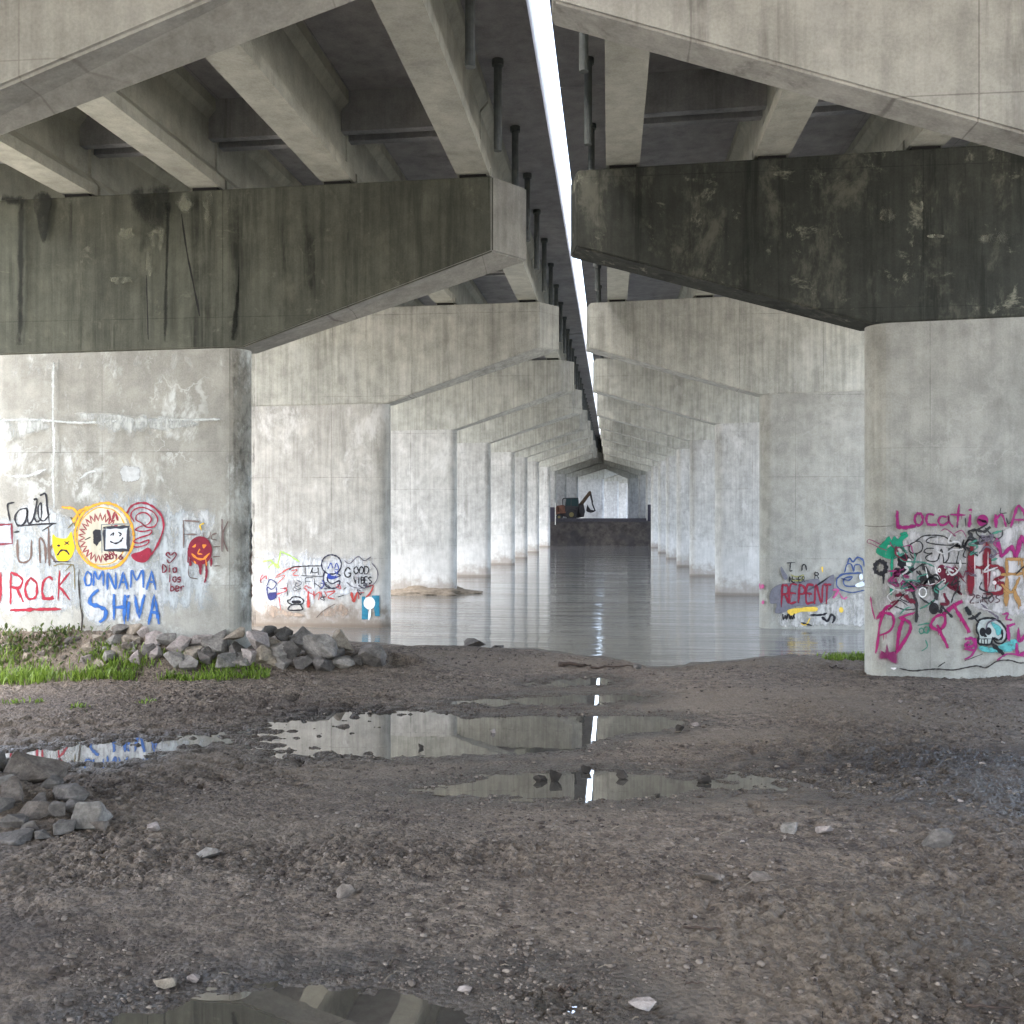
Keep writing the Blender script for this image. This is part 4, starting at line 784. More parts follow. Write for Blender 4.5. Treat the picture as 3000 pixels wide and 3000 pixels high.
Tag(*c_, 'scribble', (.30, .02, .15), 'magenta scrawls at the bottom right', .3).line([(1300, 1570), (1360, 1560), (1400, 1600), (1360, 1650), (1300, 1640), (1330, 1600)], 36).line([(1290, 1680), (1400, 1680), (1400, 1560)], 24).line([(1400, 1680), (1360, 1750), (1290, 1790)], 22).line([(1700, 1300), (1760, 1290), (1740, 1350), (1800, 1360)], 20).line([(1750, 1420), (1770, 1580)], 34).line([(1760, 1430), (1830, 1400)], 26).line([(1870, 1450), (1880, 1600), (1960, 1500)], 30).line([(1850, 1620), (1870, 1740), (1960, 1700)], 34).line([(1640, 1800), (1760, 1730), (1960, 1760)], 16).done()
Tag(*c_, 'crack', (.035, .03, .028), 'thin dark line where the wall meets the soil', .35).line([(580, 1890), (720, 1915), (880, 1900), (1000, 1895), (1160, 1905), (1300, 1880), (1420, 1860), (1520, 1880), (1640, 1810), (1780, 1800), (1900, 1830), (2100, 1800)], 14).line([(1000, 1870), (1070, 1820)], 12).line([(1280, 1810), (1480, 1730)], 8).done()  # dark strokes following the foot of the wall
Tag(*c_, 'paint_patch', (.8, .76, .76), 'tiny white fleck near the soil', .1).fill([(480, 1880), (545, 1880), (520, 1905), (500, 1900)], 5).done()
Tag(*c_, 'crack', (.12, .1, .09), None, .4).line([(200, 335), (330, 345), (500, 335)], 6).done()

# --- third right pier
Dc = (2150, 1550, .2588); d_ = ('R', 2, Dc)
Tag(*d_, 'paint_patch', (.58, .57, .54), 'pale washed paint over old marks', 1.2).fill([(500, 940), (1000, 830), (1480, 700), (1560, 780), (1560, 1090), (1100, 1110), (510, 1115)], 60, .42).done()
Tag(*d_, 'paint_patch', GREY, 'grey painted-over patch', .3).fill([(410, 700), (520, 620), (700, 600), (850, 570), (960, 560), (1000, 610), (1130, 510), (1140, 640), (1110, 760), (1000, 850), (900, 880), (700, 880), (560, 950), (460, 950), (480, 850), (405, 840)], 16).fill([(530, 420), (570, 470), (610, 540), (580, 580), (540, 520)], 8).done()
Tag(*d_, 'lettering', (.27, .02, .045), 'dark red word REPENT', .18).text('REPENT', 540, 635, 545, 200, 24, slant=.12, gap=.22).line([(542, 640), (538, 880)], 22).done()
Tag(*d_, 'lettering', BLACK, 'small black words above the grey patch', .35).line([(600, 385), (690, 378)], 11).line([(640, 385), (635, 470), (660, 470)], 12).line([(770, 470), (778, 410), (810, 410), (822, 465)], 13).text('R', 915, 490, 45, 70, 12).text('NEVER', 630, 540, 170, 60, 9).done()
Tag(*d_, 'scribble', (.3, .3, .1), None, .5).line([(645, 520), (720, 540), (790, 520), (760, 580), (660, 580)], 12).done()
Tag(*d_, 'scribble', (.04, .08, .22), 'blue scribbled loops', .25).line([(1255, 490), (1280, 400), (1330, 400), (1355, 480), (1370, 410), (1430, 410), (1460, 500)], 13).line([(1290, 380), (1310, 330), (1350, 370), (1400, 320), (1460, 350), (1480, 420)], 18).line([(1170, 560), (1240, 510), (1440, 495)], 20).line([(1165, 560), (1165, 640), (1220, 690), (1340, 718), (1480, 690)], 13).line([(1220, 560), (1300, 580), (1340, 540), (1250, 560), (1260, 640), (1400, 640), (1480, 580)], 14).done()
Tag(*d_, 'paint_patch', (.75, .82, .9), None, .3).fill([(1370, 630), (1460, 590), (1480, 640), (1400, 660)], 8).fill(ell(1440, 540, 24, 36), 6).done()
Tag(*d_, 'paint_patch', (.8, .55, .08), 'yellow smears', .4).fill([(600, 920), (720, 890), (930, 880), (940, 930), (760, 940), (640, 980)], 14).fill(ell(1215, 915, 28, 36), 8).fill([(990, 430), (1010, 430), (1010, 490), (995, 480)], 5).line([(860, 1010), (820, 1080), (760, 1070)], 16).done()
Tag(*d_, 'scribble', BLACK, 'black scrawls near the waterline', .4).text('WW', 550, 960, 130, 60, 15).line([(870, 975), (1000, 970), (1050, 950)], 22).line([(1000, 1000), (1060, 1040), (1100, 970), (1140, 1000), (1120, 1060)], 26).line([(680, 980), (690, 1010)], 14).line([(760, 1060), (880, 1090)], 18).done()
Tag(*d_, 'scribble', (.5, .1, .25), 'pinkish red smudges', .5).fill(ell(325, 650, 22, 28), 6).line([(290, 620), (300, 680)], 16).line([(1120, 690), (1180, 690), (1130, 780)], 22).line([(1190, 720), (1240, 790), (1280, 770)], 16).fill(ell(330, 830, 20, 24), 8).done()
# extra layers of half-buffed scrawl on the crowded right wall
rg_ = random.Random(42)
for i in range(40):
    x_, y_ = rg_.uniform(330, 1850), rg_.uniform(430, 1250); q_ = [(x_, y_)]
    for _ in range(rg_.randint(3, 7)):
        x_ += rg_.uniform(-110, 130); y_ += rg_.uniform(-90, 90); q_.append((x_, y_))
    col_ = rg_.choice([(.02, .02, .022), (.02, .02, .022), (.14, .015, .035), (.05, .2, .15), (.25, .03, .12), (.5, .49, .48), (.12, .1, .13)])
    Tag(*c_, 'scribble', col_, None, .75).line(q_, rg_.uniform(8, 24)).done()
for i in range(16):
    x_, y_ = rg_.uniform(270, 1300), rg_.uniform(430, 720); q_ = [(x_, y_)]
    for _ in range(rg_.randint(2, 5)):
        x_ += rg_.uniform(-60, 70); y_ += rg_.uniform(-50, 50); q_.append((x_, y_))
    Tag(*b, 'scribble', rg_.choice([(.05, .05, .07), (.4, .05, .06), (.08, .1, .3), (.35, .33, .34)]), None, .7).line(q_, rg_.uniform(6, 12)).done()
# run-off stains and lichen on the caps; pale lime lines on the painted wall
E_ = (0, 0, .6211); K = (.018, .02, .017)
def stain(side, k, crop, rgb, label=None, wear=.9): return Tag(side, k, crop, 'stain', rgb, label, wear, base=.022)
stain('L', 1, E_, K, 'black run-off stain on the mossy cap').line([(102, 935), (98, 1200), (95, 1620)], 26).line([(795, 960), (785, 1300), (778, 1610)], 16).line([(1140, 950), (1132, 1280), (1100, 1600)], 20).fill([(150, 925), (245, 922), (222, 1125), (190, 1135)], 18, .9).fill([(600, 885), (810, 880), (770, 1080), (700, 1085), (630, 1010)], 30, .8).fill([(1395, 880), (1440, 880), (1440, 1480), (1310, 1530), (1335, 1280), (1385, 1120)], 26, .9).line([(1795, 870), (1750, 1100), (1765, 1360)], 50).fill([(1830, 862), (2310, 840), (2310, 1180), (2000, 1320), (1860, 1180)], 90, .5).line([(20, 940), (120, 950)], 40).done()
Tag('L', 1, E_, 'crack', (.012, .012, .012), 'dark crack down the mossy cap', .2, base=.022).line([(856, 1010), (880, 1180), (912, 1340), (942, 1490)], 7).line([(690, 1300), (700, 1600)], 6).done()
stain('L', 1, E_, (.19, .195, .15), 'pale lichen spots on the mossy cap', .9).fill(ell(600, 1100, 46, 30, wob=.3), 14).fill(ell(735, 1125, 50, 60, wob=.3), 20, .7).fill(ell(570, 1320, 60, 26, wob=.3), 14).fill(ell(870, 965, 50, 46, wob=.3), 20, .7).fill(ell(985, 990, 30, 90, wob=.3), 16, .6).fill(ell(1620, 910, 34, 40, wob=.3), 14, .8).fill(ell(700, 1250, 24, 60, wob=.3), 12, .6).done()
F_ = (1900, 0, .5694)
stain('R', 1, F_, (.24, .24, .19), 'pale flaked patches on the blackened cap', 1.0).fill([(300, 870), (470, 900), (460, 1190), (330, 1230), (400, 1040)], 34, .5).fill(ell(870, 1280, 90, 46, wob=.3), 22, .8).fill(ell(640, 930, 60, 70, wob=.3), 26, .5).fill(ell(1220, 1110, 50, 60, wob=.3), 20, .5).fill(ell(1800, 1230, 110, 50, wob=.3), 30, .4).fill(ell(1000, 930, 170, 60, wob=.3), 40, .3).fill(ell(1480, 1215, 50, 12), 5, .8).fill([(-330, 1000), (-240, 980), (-230, 1200), (-310, 1270)], 26, .6).fill([(-190, 1130), (-30, 1110), (-40, 1200), (-180, 1210)], 26, .6).fill(ell(1405, 1060, 12, 30), 5, .9).done()
stain('R', 0, F_, (.10, .092, .088), 'dark peeling stain on the near right cap', 1.2).fill([(930, 10), (1330, 0), (1340, 110), (1480, 190), (1300, 190), (1080, 110)], 60, .5).fill([(1560, -10), (2000, -10), (2000, 290), (1790, 260), (1700, 90)], 60, .55).done()
Tag(*a, 'stain', (.10, .09, .075), 'dirty brown streaking and painted shade on the rounded end of the wall', 1.0).fill([(1640, -790), (1850, -790), (1852, 1180), (1700, 1200), (1650, 500)], 60, .42, smooth=False).done()  # brown dirt streaks, with the round end's shade painted into them
Tag(*a, 'crack', (.52, .55, .535), 'white lime line across the painted wall', .9).line([(-60, -285), (250, -290), (560, -270), (900, -285), (1300, -290), (1560, -295)], 15).line([(378, -700), (372, -420), (380, -100), (372, 120), (385, 330)], 15).line([(80, 110), (200, 105), (320, 60)], 18).line([(570, 125), (620, 85), (680, 70)], 14).done()
Tag(*a, 'paint_patch', (.56, .59, .575), 'pale lime bloom high on the painted wall', 1.4).fill([(-60, -740), (300, -760), (600, -700), (420, -560), (200, -520), (-60, -600)], 140, .2).fill([(800, -760), (1300, -760), (1360, -560), (1000, -480), (760, -600)], 140, .18).fill([(-60, -300), (300, -320), (420, -240), (200, -140), (-60, -120)], 100, .2).fill([(500, -340), (1100, -330), (1450, -260), (900, -160)], 100, .12).done()

# ------------------------------------------------------------------ rocks
def rock_mat(name, a, b, seed):
    t = NT(name); n = t.noise(t.pos(1, 1, 1, seed), 3.2, 8, .68); n2 = t.noise(t.pos(1, 1, 1, seed + 4), 22, 5, .7)
    c = t.mix(t.ramp(n, .3, .7), a, b); c = t.scale_col(c, t.ramp(n2, .3, .7, .72, 1.2))
    h = t.math('ADD', n, t.math('MULTIPLY', n2, .5))
    return t.bsdf(c, .88, t.bump(h, .8, .03), .25)
RM = [rock_mat('rock_grey', (.13, .12, .108), (.29, .27, .245), 1), rock_mat('rock_pinkish', (.2, .168, .155), (.36, .32, .295), 5), rock_mat('rock_dark', (.07, .063, .058), (.17, .155, .14), 9), rock_mat('rock_tan', (.17, .14, .105), (.31, .27, .22), 13), rock_mat('rock_muddy', (.085, .07, .058), (.22, .19, .165), 17), rock_mat('rock_wet', (.016, .014, .012), (.055, .047, .04), 21)]
def make_rock(size, seed, mat, rnd=.0):
    r = random.Random(seed); bm = bmesh.new()
    n = 11 if rnd < .5 else 34
    for i in range(n):
        v = Vector((r.gauss(0, 1), r.gauss(0, 1), r.gauss(0, 1))).normalized() * r.uniform(.7, 1.0)
        if rnd < .5:                                   # blocky: push towards a box
            m = max(abs(v.x), abs(v.y), abs(v.z)); v = v.lerp(v / m * .86, .35)
        bm.verts.new(v)
    bmesh.ops.convex_hull(bm, input=bm.verts[:])
    for v in [v for v in bm.verts if not v.link_faces]: bm.verts.remove(v)
    bmesh.ops.dissolve_limit(bm, angle_limit=math.radians(14), verts=bm.verts[:], edges=bm.edges[:])
    bmesh.ops.bevel(bm, geom=bm.edges[:], offset=.035 if rnd < .5 else .08, segments=1, affect='EDGES', clamp_overlap=True)
    bmesh.ops.triangulate(bm, faces=bm.faces[:])
    bmesh.ops.subdivide_edges(bm, edges=[e for e in bm.edges if e.calc_length() > .35], cuts=1, use_grid_fill=True)
    bmesh.ops.triangulate(bm, faces=bm.faces[:])
    bmesh.ops.subdivide_edges(bm, edges=[e for e in bm.edges if e.calc_length() > .25], cuts=1, use_grid_fill=True)
    for v in bm.verts:
        q = v.co + Vector((seed * 1.7, 0, seed)); v.co += v.co.normalized() * ((.045 if rnd < .5 else .06) * mnoise.fractal(q * 2.3, 1, 2, 4) + .018 * mnoise.noise(q * 7))
    rot = Matrix.Rotation(r.uniform(-.5, .5), 3, 'X') @ Matrix.Rotation(r.uniform(-.3, .3), 3, 'Y') @ Matrix.Rotation(r.uniform(0, 6.28), 3, 'Z')
    bmesh.ops.transform(bm, matrix=rot.to_4x4(), verts=bm.verts[:])
    ex = [max(abs(getattr(v.co, a_)) for v in bm.verts) for a_ in 'xyz']
    for v in bm.verts: v.co = Vector((v.co.x / ex[0] * size[0], v.co.y / ex[1] * size[1], v.co.z / ex[2] * size[2]))
    bmesh.ops.recalc_face_normals(bm, faces=bm.faces[:])
    me = bpy.data.meshes.new('rock'); bm.to_mesh(me); bm.free()
    o = link_mesh('rock', me, mat)
    for p_ in me.polygons: p_.use_smooth = False
    return o
SEED = [100]
def put_rock(cx, cy, wpx, hpx, Y, mat, label, group, rnd=0, depth=1.0, cat='rock', zoff=0):
    SEED[0] += 1; X, z = at_y(cx, cy, Y); d = -X * SN + Y * CS
    sx, sz = wpx / FPX * d / 2, hpx / FPX * d / 2
    o = make_rock((sx, (sx + sz) / 2 * depth, sz), SEED[0], RM[mat], rnd); o.location = (X, Y, z + zoff)
    return tag(o, label, cat, group)
GA = 'rocks heaped at the foot of the left pier'
SMALL_A = 'small angular rock in the heap at the foot of the left pier'
mid = [  # centre x, y, width, height, depth, material, label
 (748,1878,76,64,15.9,1,'pale pinkish slab leaning against the left pier foot'), (740,1918,66,58,15.6,1,'squat pale rock in front of the pinkish slab'),
 (791,1853,50,40,16.0,2,'small dark rock at the top of the heap by the wall end'), (834,1861,52,48,16.0,2,'dark peaked rock topping the heap right of the wall end'),
 (866,1880,40,46,15.9,0,SMALL_A), (802,1888,66,46,15.8,3,SMALL_A), (822,1911,68,56,15.55,0,'rounded grey rock in the middle of the heap'), (772,1919,52,58,15.5,3,SMALL_A),
 (905,1872,92,64,15.95,0,'broad slab tilted on top of the heap, near its right end'), (932,1908,108,92,15.55,0,'largest rock of the heap, cracked and pale grey'),
 (1002,1884,66,74,15.9,3,'upright brown-green rock beside the largest rock'), (1087,1921,84,66,15.5,2,'dark round boulder at the right end of the heap'),
 (1008,1941,66,36,15.2,0,'flat pale rock lying low before the dark round boulder'), (952,1948,68,42,15.2,2,SMALL_A), (832,1944,52,36,15.2,0,SMALL_A), (872,1944,46,34,15.25,1,SMALL_A),
 (854,1881,27,30,15.55,1,'small whitish stone wedged high in the heap'), (794,1936,54,42,15.2,3,SMALL_A), (720,1945,46,34,15.2,0,SMALL_A),
 (530,1893,72,56,15.65,1,'pale flat-topped rock left of the heap centre'), (582,1872,80,54,15.85,1,'wide pale rock resting against the wall'), (634,1884,80,66,15.8,0,'bulky grey rock left of the pinkish slab'),
 (658,1926,86,58,15.4,0,'low broad grey rock in front of the bulky one'), (488,1878,58,44,15.7,0,SMALL_A), (470,1918,62,46,15.35,1,SMALL_A), (416,1929,64,44,15.2,1,SMALL_A), (386,1903,46,42,15.45,0,SMALL_A),
 (452,1877,58,52,15.65,1,SMALL_A), (349,1913,58,46,15.3,3,SMALL_A), (398,1842,54,38,15.95,3,SMALL_A), (357,1845,58,36,15.95,0,SMALL_A), (420,1852,34,40,15.8,1,SMALL_A), (514,1934,68,48,15.2,0,SMALL_A),
 (552,1942,62,54,15.15,0,SMALL_A), (374,1876,56,30,15.6,3,SMALL_A), (320,1925,44,40,15.2,0,SMALL_A), (684,1856,60,36,15.95,3,SMALL_A), (340,1878,52,36,15.6,0,SMALL_A), (292,1946,48,34,15.1,3,SMALL_A),
 (610,1925,60,48,15.35,2,SMALL_A), (600,1905,56,46,15.55,2,SMALL_A), (700,1905,60,54,15.5,2,SMALL_A), (560,1915,60,46,15.45,3,SMALL_A), (445,1905,50,40,15.45,2,SMALL_A), (890,1945,60,44,15.3,2,SMALL_A), (975,1920,60,54,15.6,2,SMALL_A), (690,1945,40,30,15.1,1,SMALL_A),
 (760,1895,60,50,15.8,2,SMALL_A), (850,1910,60,60,15.75,2,SMALL_A), (1045,1935,40,34,15.3,2,SMALL_A), (265,1900,46,34,15.3,3,SMALL_A), (215,1880,44,30,15.4,2,SMALL_A), (300,1862,52,32,15.7,3,SMALL_A), (160,1905,40,26,15.1,3,SMALL_A)]
for cx, cy, w_, h_, Y, m_, lab in mid:
    yb_ = 14.6
    while yb_ < (16.36 if cx < 760 else 17.7):
        X_, z_ = at_y(cx, cy + h_ / 2, yb_)
        if z_ <= gz(X_, yb_) + .03: break
        yb_ += .04
    yb_ = min(yb_ + .12, 16.42 if cx < 760 else 17.8)
    put_rock(cx, cy, w_ * 1.12, h_ * 1.14, yb_, m_, lab, GA, 1 if 'round' in lab else 0)
GR = 'rubble strewn on the soil by the left pier'
rr_ = random.Random(5)
for i in range(34):
    cx = rr_.uniform(-40, 430); cy = rr_.uniform(1872, 1950) if cx > 150 else rr_.uniform(1862, 1925)
    w_ = rr_.uniform(22, 46); h_ = w_ * rr_.uniform(.5, .75); yb_ = 14.8
    while yb_ < 16.4:
        X_, z_ = at_y(cx, cy + h_ / 2, yb_)
        if z_ <= gz(X_, yb_) + .03: break
        yb_ += .04
    put_rock(cx, cy, w_, h_, min(yb_ + .08, 16.42), rr_.choice([4, 4, 3, 0, 1]), 'small muddy chunk of rubble in the weedy soil by the left pier', GR)
GB = 'rocks heaped at the left edge'
SMALL_B = 'broken rock in the near heap at the left edge'
near = [
 (90,2262,175,112,9.45,3,'biggest rock crowning the near heap at the left edge'), (31,2292,66,50,9.1,1,'pale rounded rock set in the near heap'), (43,2325,88,86,9.0,3,SMALL_B), (121,2342,74,58,8.95,0,SMALL_B),
 (206,2334,124,62,9.1,0,'long low rock at the back right of the near heap'), (255,2384,118,78,8.65,1,'squared pale block at the right end of the near heap'), (95,2385,120,66,8.75,3,SMALL_B), (180,2374,74,54,8.8,2,SMALL_B),
 (174,2420,86,40,8.45,0,'flat grey rock at the foot of the near heap'), (37,2410,84,44,8.5,2,SMALL_B), (104,2422,66,40,8.45,2,SMALL_B), (37,2456,150,54,8.25,0,'wide low rock at the front of the near heap'), (0,2372,80,70,8.8,0,SMALL_B),
 (124,2446,60,26,8.3,0,SMALL_B), (-10,2250,80,80,9.5,2,SMALL_B), (-20,2310,90,80,9.2,0,SMALL_B), (140,2300,80,60,9.3,2,SMALL_B), (70,2350,80,60,9.2,2,SMALL_B), (225,2360,70,50,8.9,2,SMALL_B), (-40,2400,100,80,8.7,3,SMALL_B), (290,2420,50,26,8.45,3,SMALL_B)]
for cx, cy, w_, h_, Y, m_, lab in near:
    put_rock(cx, cy, w_ * 1.1, h_ * 1.15, Y - .5, {0: 2, 3: 4, 1: 0, 2: 2}[m_], lab, GB, 1 if 'rounded' in lab else 0)  # darker rock materials put the heap's shade into its colour
# stones lying on the mud and in the puddles: placed on the ground they lie on
def ground_rock(cx, cyb, wpx, hpx, mat, label, group=None, rnd=0, z=None, cat='stone', sink=.25):
    SEED[0] += 1; zz_ = .47 if z is None else z
    for _ in range(4):
        X, Y = at_z(cx, cyb, zz_); zz_ = gz(X, Y) if z is None else z
    d = -X * SN + Y * CS; sx, sz = wpx / FPX * d / 2, hpx / FPX * d / 2 / (1 - sink * .5)
    o = make_rock((sx, sx * .8, sz), SEED[0], RM[mat], rnd); o.location = (X, Y + sx * .5, zz_ + sz * (1 - sink))
    return tag(o, label, cat, group)
GS = 'stones standing in the puddles'
ground_rock(1629, 2299, 40, 46, 5, 'dark upright stone standing in the narrow puddle', GS, z=PZ - .03)
ground_rock(1582, 2297, 42, 26, 5, 'low pointed stone beside the dark upright stone in the puddle', GS, z=PZ - .02)
ground_rock(1718, 2266, 34, 20, 5, 'dark lump on the far rim of the narrow puddle, left of the bright reflection', GS, z=PZ)
ground_rock(1822, 2282, 38, 22, 5, 'knobbly brown stone at the far rim of the narrow puddle, right of the bright reflection', GS, z=PZ)
ground_rock(1925, 2338, 20, 16, 5, 'small dark stone at the near rim of the narrow puddle', GS, z=PZ)
ground_rock(2060, 2296, 50, 24, 5, 'dark clod at the right tip of the narrow puddle', GS, z=PZ)
ground_rock(1231, 2195, 20, 18, 5, 'tiny dark triangular stone in the wide puddle', GS, z=PZ - .01)
ground_rock(1444, 2150, 16, 14, 1, 'tiny pale stone in the wide puddle', GS, z=PZ - .01)
ground_rock(1992, 2150, 28, 26, 5, 'dark stone at the right end of the wide puddle', GS, z=PZ)
ground_rock(2036, 2129, 26, 12, 1, 'white scrap of rubble right of the wide puddle', 'scattered pale rubble')
ground_rock(2418, 2447, 52, 34, 1, 'whitish stone lying on the mud at right', 'scattered pale rubble')
ground_rock(2755, 2482, 110, 46, 2, 'dark flat stone half buried at right', 'half-buried stones', cat='stone', sink=.5)
ground_rock(2318, 2440, 60, 30, 0, 'low grey stone half buried left of the whitish stone', 'half-buried stones', sink=.5)
ground_rock(1000, 2632, 70, 34, 4, 'pale stone end sticking out of the gravel in the foreground', 'half-buried stones', sink=.45)
ground_rock(600, 2515, 80, 24, 0, 'flat pale stone flush with the gravel', 'half-buried stones', sink=.6)
ground_rock(445, 2440, 44, 26, 1, 'small pale stone right of the near rock heap', 'scattered pale rubble')
ground_rock(2075, 2590, 90, 26, 4, 'low stone half buried in the foreground right of centre', 'half-buried stones', sink=.6)
ground_rock(2235, 2588, 80, 26, 4, 'second low stone half buried beside the one right of centre', 'half-buried stones', sink=.6)
ground_rock(480, 2898, 70, 36, 3, 'lumpy tan stone at the rim of the near puddle', 'scattered pale rubble', sink=.4)
ground_rock(570, 2880, 60, 22, 1, 'pale chip beside the lumpy stone at the near puddle', 'scattered pale rubble', sink=.4)
ground_rock(1885, 2962, 90, 22, 1, 'pale broken chip on the mud at bottom right of centre', 'scattered pale rubble', sink=.4)
ground_rock(1360, 2912, 44, 18, 1, 'white scrap at the right rim of the near puddle', 'scattered pale rubble', z=PZ, sink=.2)
ground_rock(1388, 1896, 70, 24, 2, 'peaked mud lump at the waterline', 'lumps along the waterline', z=.02, sink=.3)
ground_rock(1452, 1903, 44, 12, 2, 'flat dark slab at the waterline beside the peaked lump', 'lumps along the waterline', z=.02, sink=.3)
ground_rock(1868, 1960, 26, 14, 2, 'dark stone on the tip of the mud spit', 'lumps along the waterline', sink=.2)

rs_ = random.Random(9)
for cx, cy in ((2175, 2470), (2330, 2290), (2440, 2315), (2560, 2330), (2690, 2285), (2700, 2345), (2815, 2350), (2880, 2240), (2940, 2180), (2960, 2325), (2035, 2690), (2640, 2060), (2490, 2440), (1690, 2680)):
    ground_rock(cx, cy, rs_.uniform(10, 22), rs_.uniform(6, 10), 1, 'tiny pale scrap lying on the dark mud', 'pale scraps on the mud', cat='scrap', sink=.2)
# driftwood
M['wood'] = plain('wood', (.06, .042, .033), .8, sc=14, var=.5)
def stick(x0, y0, x1, y1, wpx, label, lift=.02):
    q = []
    for i in range(7):
        u = i / 6; X, Y = at_z(x0 + (x1 - x0) * u, y0 + (y1 - y0) * u, .47)
        for _ in range(2):
            z_ = gz(X, Y); X, Y = at_z(x0 + (x1 - x0) * u, y0 + (y1 - y0) * u + 3 * math.sin(i * 2.1), max(z_, .03))
        q.append((X, Y, max(gz(X, Y), .03) + lift))
    r = wpx / FPX * q[0][1] / 2; bm = bmesh.new(); tube(bm, q, r, r * .45, 8)
    tag(from_bm('driftwood', bm, M['wood'], smooth=True), label, 'driftwood', 'sticks on the mud')
stick(1638, 1952, 1730, 1958, 14, 'dark driftwood log lying on the spit by the water', .05)
stick(1730, 1960, 1860, 1957, 7, 'thin branch running from the log along the spit', .03)
stick(2000, 2724, 2118, 2730, 8, 'dark stick on the mud, right of the foreground centre')
stick(2830, 2955, 2960, 2964, 11, 'dark stick at the bottom right corner')
stick(1605, 2894, 1680, 2897, 11, 'reddish-dark stick above the wet mud at the bottom')
stick(2010, 2888, 2060, 2890, 7, 'short dark stick right of the wet mud at the bottom')
stick(2430, 1955, 2480, 1962, 5, 'short twig near the right pier foot')

# ------------------------------------------------------------------ gravel, straw, grass (uncountable)
def scatter_mesh(name, pts, sizes, nv, mat, tints, flat=.55, seed=0):
    r = np.random.default_rng(seed); bm = bmesh.new(); bmesh.ops.create_icosphere(bm, subdivisions=1, radius=1)
    bv = np.array([v.co for v in bm.verts]); bf = np.array([[v.index for v in f.verts] for f in bm.faces]); bm.free()
    n = len(pts); k = len(bv)
    jit = r.uniform(.6, 1.2, (n, k, 1)); V = bv[None] * jit
    sc = sizes[:, None, None] * np.stack([r.uniform(.7, 1.35, n), r.uniform(.6, 1.1, n), r.uniform(.35, .8, n) * flat * 1.5], 1)[:, None]
    V = V * sc; an = r.uniform(0, 6.28, n); c, s_ = np.cos(an)[:, None], np.sin(an)[:, None]
    V = np.stack([V[..., 0] * c - V[..., 1] * s_, V[..., 0] * s_ + V[..., 1] * c, V[..., 2]], -1) + pts[:, None]
    F = (bf[None] + (np.arange(n) * k)[:, None, None]).reshape(-1, 3)
    me = np_mesh(name, V.reshape(-1, 3), F, 3); set_attr(me, 'tint', np.repeat(tints, k))
    return link_mesh(name, me, mat)
N = 46000
r = RNG
u = r.uniform(0, 1, N); gy = 4.8 * np.exp(u * math.log(20.5 / 4.8)); gx = gy * r.uniform(-.62, .46, N)
z, wt = ground_z(gx, gy); dens = .35 + 1.2 * fbm(gx * .45, gy * .9, 3) + .3 * (gx < 0)
ok = (z > PZ + .004) & (r.uniform(0, 1, N) < np.clip(dens, .04, 1)); gx, gy, z = gx[ok], gy[ok], z[ok]
sz = np.exp(r.normal(math.log(.0095), .55, len(gx))) * (.6 + gy / 14); sz = np.clip(sz, .005, .034)
t = NT('pebbles'); ti = t.attr('tint'); n1 = t.noise(t.pos(), 18, 4)
c = t.mix(ti, (.045, .034, .028), (.28, .238, .2)); c = t.scale_col(c, t.ramp(n1, .3, .7, .7, 1.2)); M['pebbles'] = t.bsdf(c, .8, None, .3)
tag(scatter_mesh('gravel', np.stack([gx, gy, z + sz * .1], 1), sz, 12, M['pebbles'], np.clip(r.beta(.9, 1.6, len(gx)), 0, 1), seed=2), 'loose gravel and clods strewn over the mud', 'gravel', None, 'stuff')
# straw bits: short thin strips lying on the mud
N = 1100; u = r.uniform(0, 1, N); gy = 5 * np.exp(u * math.log(21 / 5)); gx = gy * r.uniform(-.6, .46, N)
z, wt = ground_z(gx, gy); ok = z > PZ + .004; gx, gy, z = gx[ok], gy[ok], z[ok]; n = len(gx)
an = r.uniform(0, 3.14, n); L = r.uniform(.012, .05, n) * (.6 + gy / 14); wd = .0016 + .00025 * gy
dx, dy = np.cos(an) * L, np.sin(an) * L; ex, ey = -np.sin(an) * wd, np.cos(an) * wd; h = r.uniform(.004, .018, n); t1 = r.uniform(-.3, .3, n) * L
mxn = r.uniform(-.25, .25, n) * L
V = np.stack([np.stack([gx - dx - ex, gy - dy - ey, z + h - t1], 1), np.stack([gx - dx + ex, gy - dy + ey, z + h - t1 + wd], 1),
              np.stack([gx - mxn * np.sin(an) + ex, gy + mxn * np.cos(an) + ey, z + h + .008 + wd], 1), np.stack([gx - mxn * np.sin(an) - ex, gy + mxn * np.cos(an) - ey, z + h + .008], 1),
              np.stack([gx + dx + ex, gy + dy + ey, z + h + t1 + wd], 1), np.stack([gx + dx - ex, gy + dy - ey, z + h + t1], 1)], 1)
b0 = (np.arange(n) * 6)[:, None]; F = np.concatenate([b0 + np.array([[0, 3, 2, 1]]), b0 + np.array([[3, 5, 4, 2]])])
me = np_mesh('dry_straw', V.reshape(-1, 3), F, 4); set_attr(me, 'tint', np.repeat(r.uniform(0, 1, n), 6))
t = NT('straw'); c = t.mix(t.attr('tint'), (.03, .022, .018), (.26, .22, .17)); M['straw'] = t.bsdf(c, .8, None, .3)
tag(link_mesh('dry_straw', me, M['straw']), 'dry straw and twig bits littering the mud', 'litter', None, 'stuff')

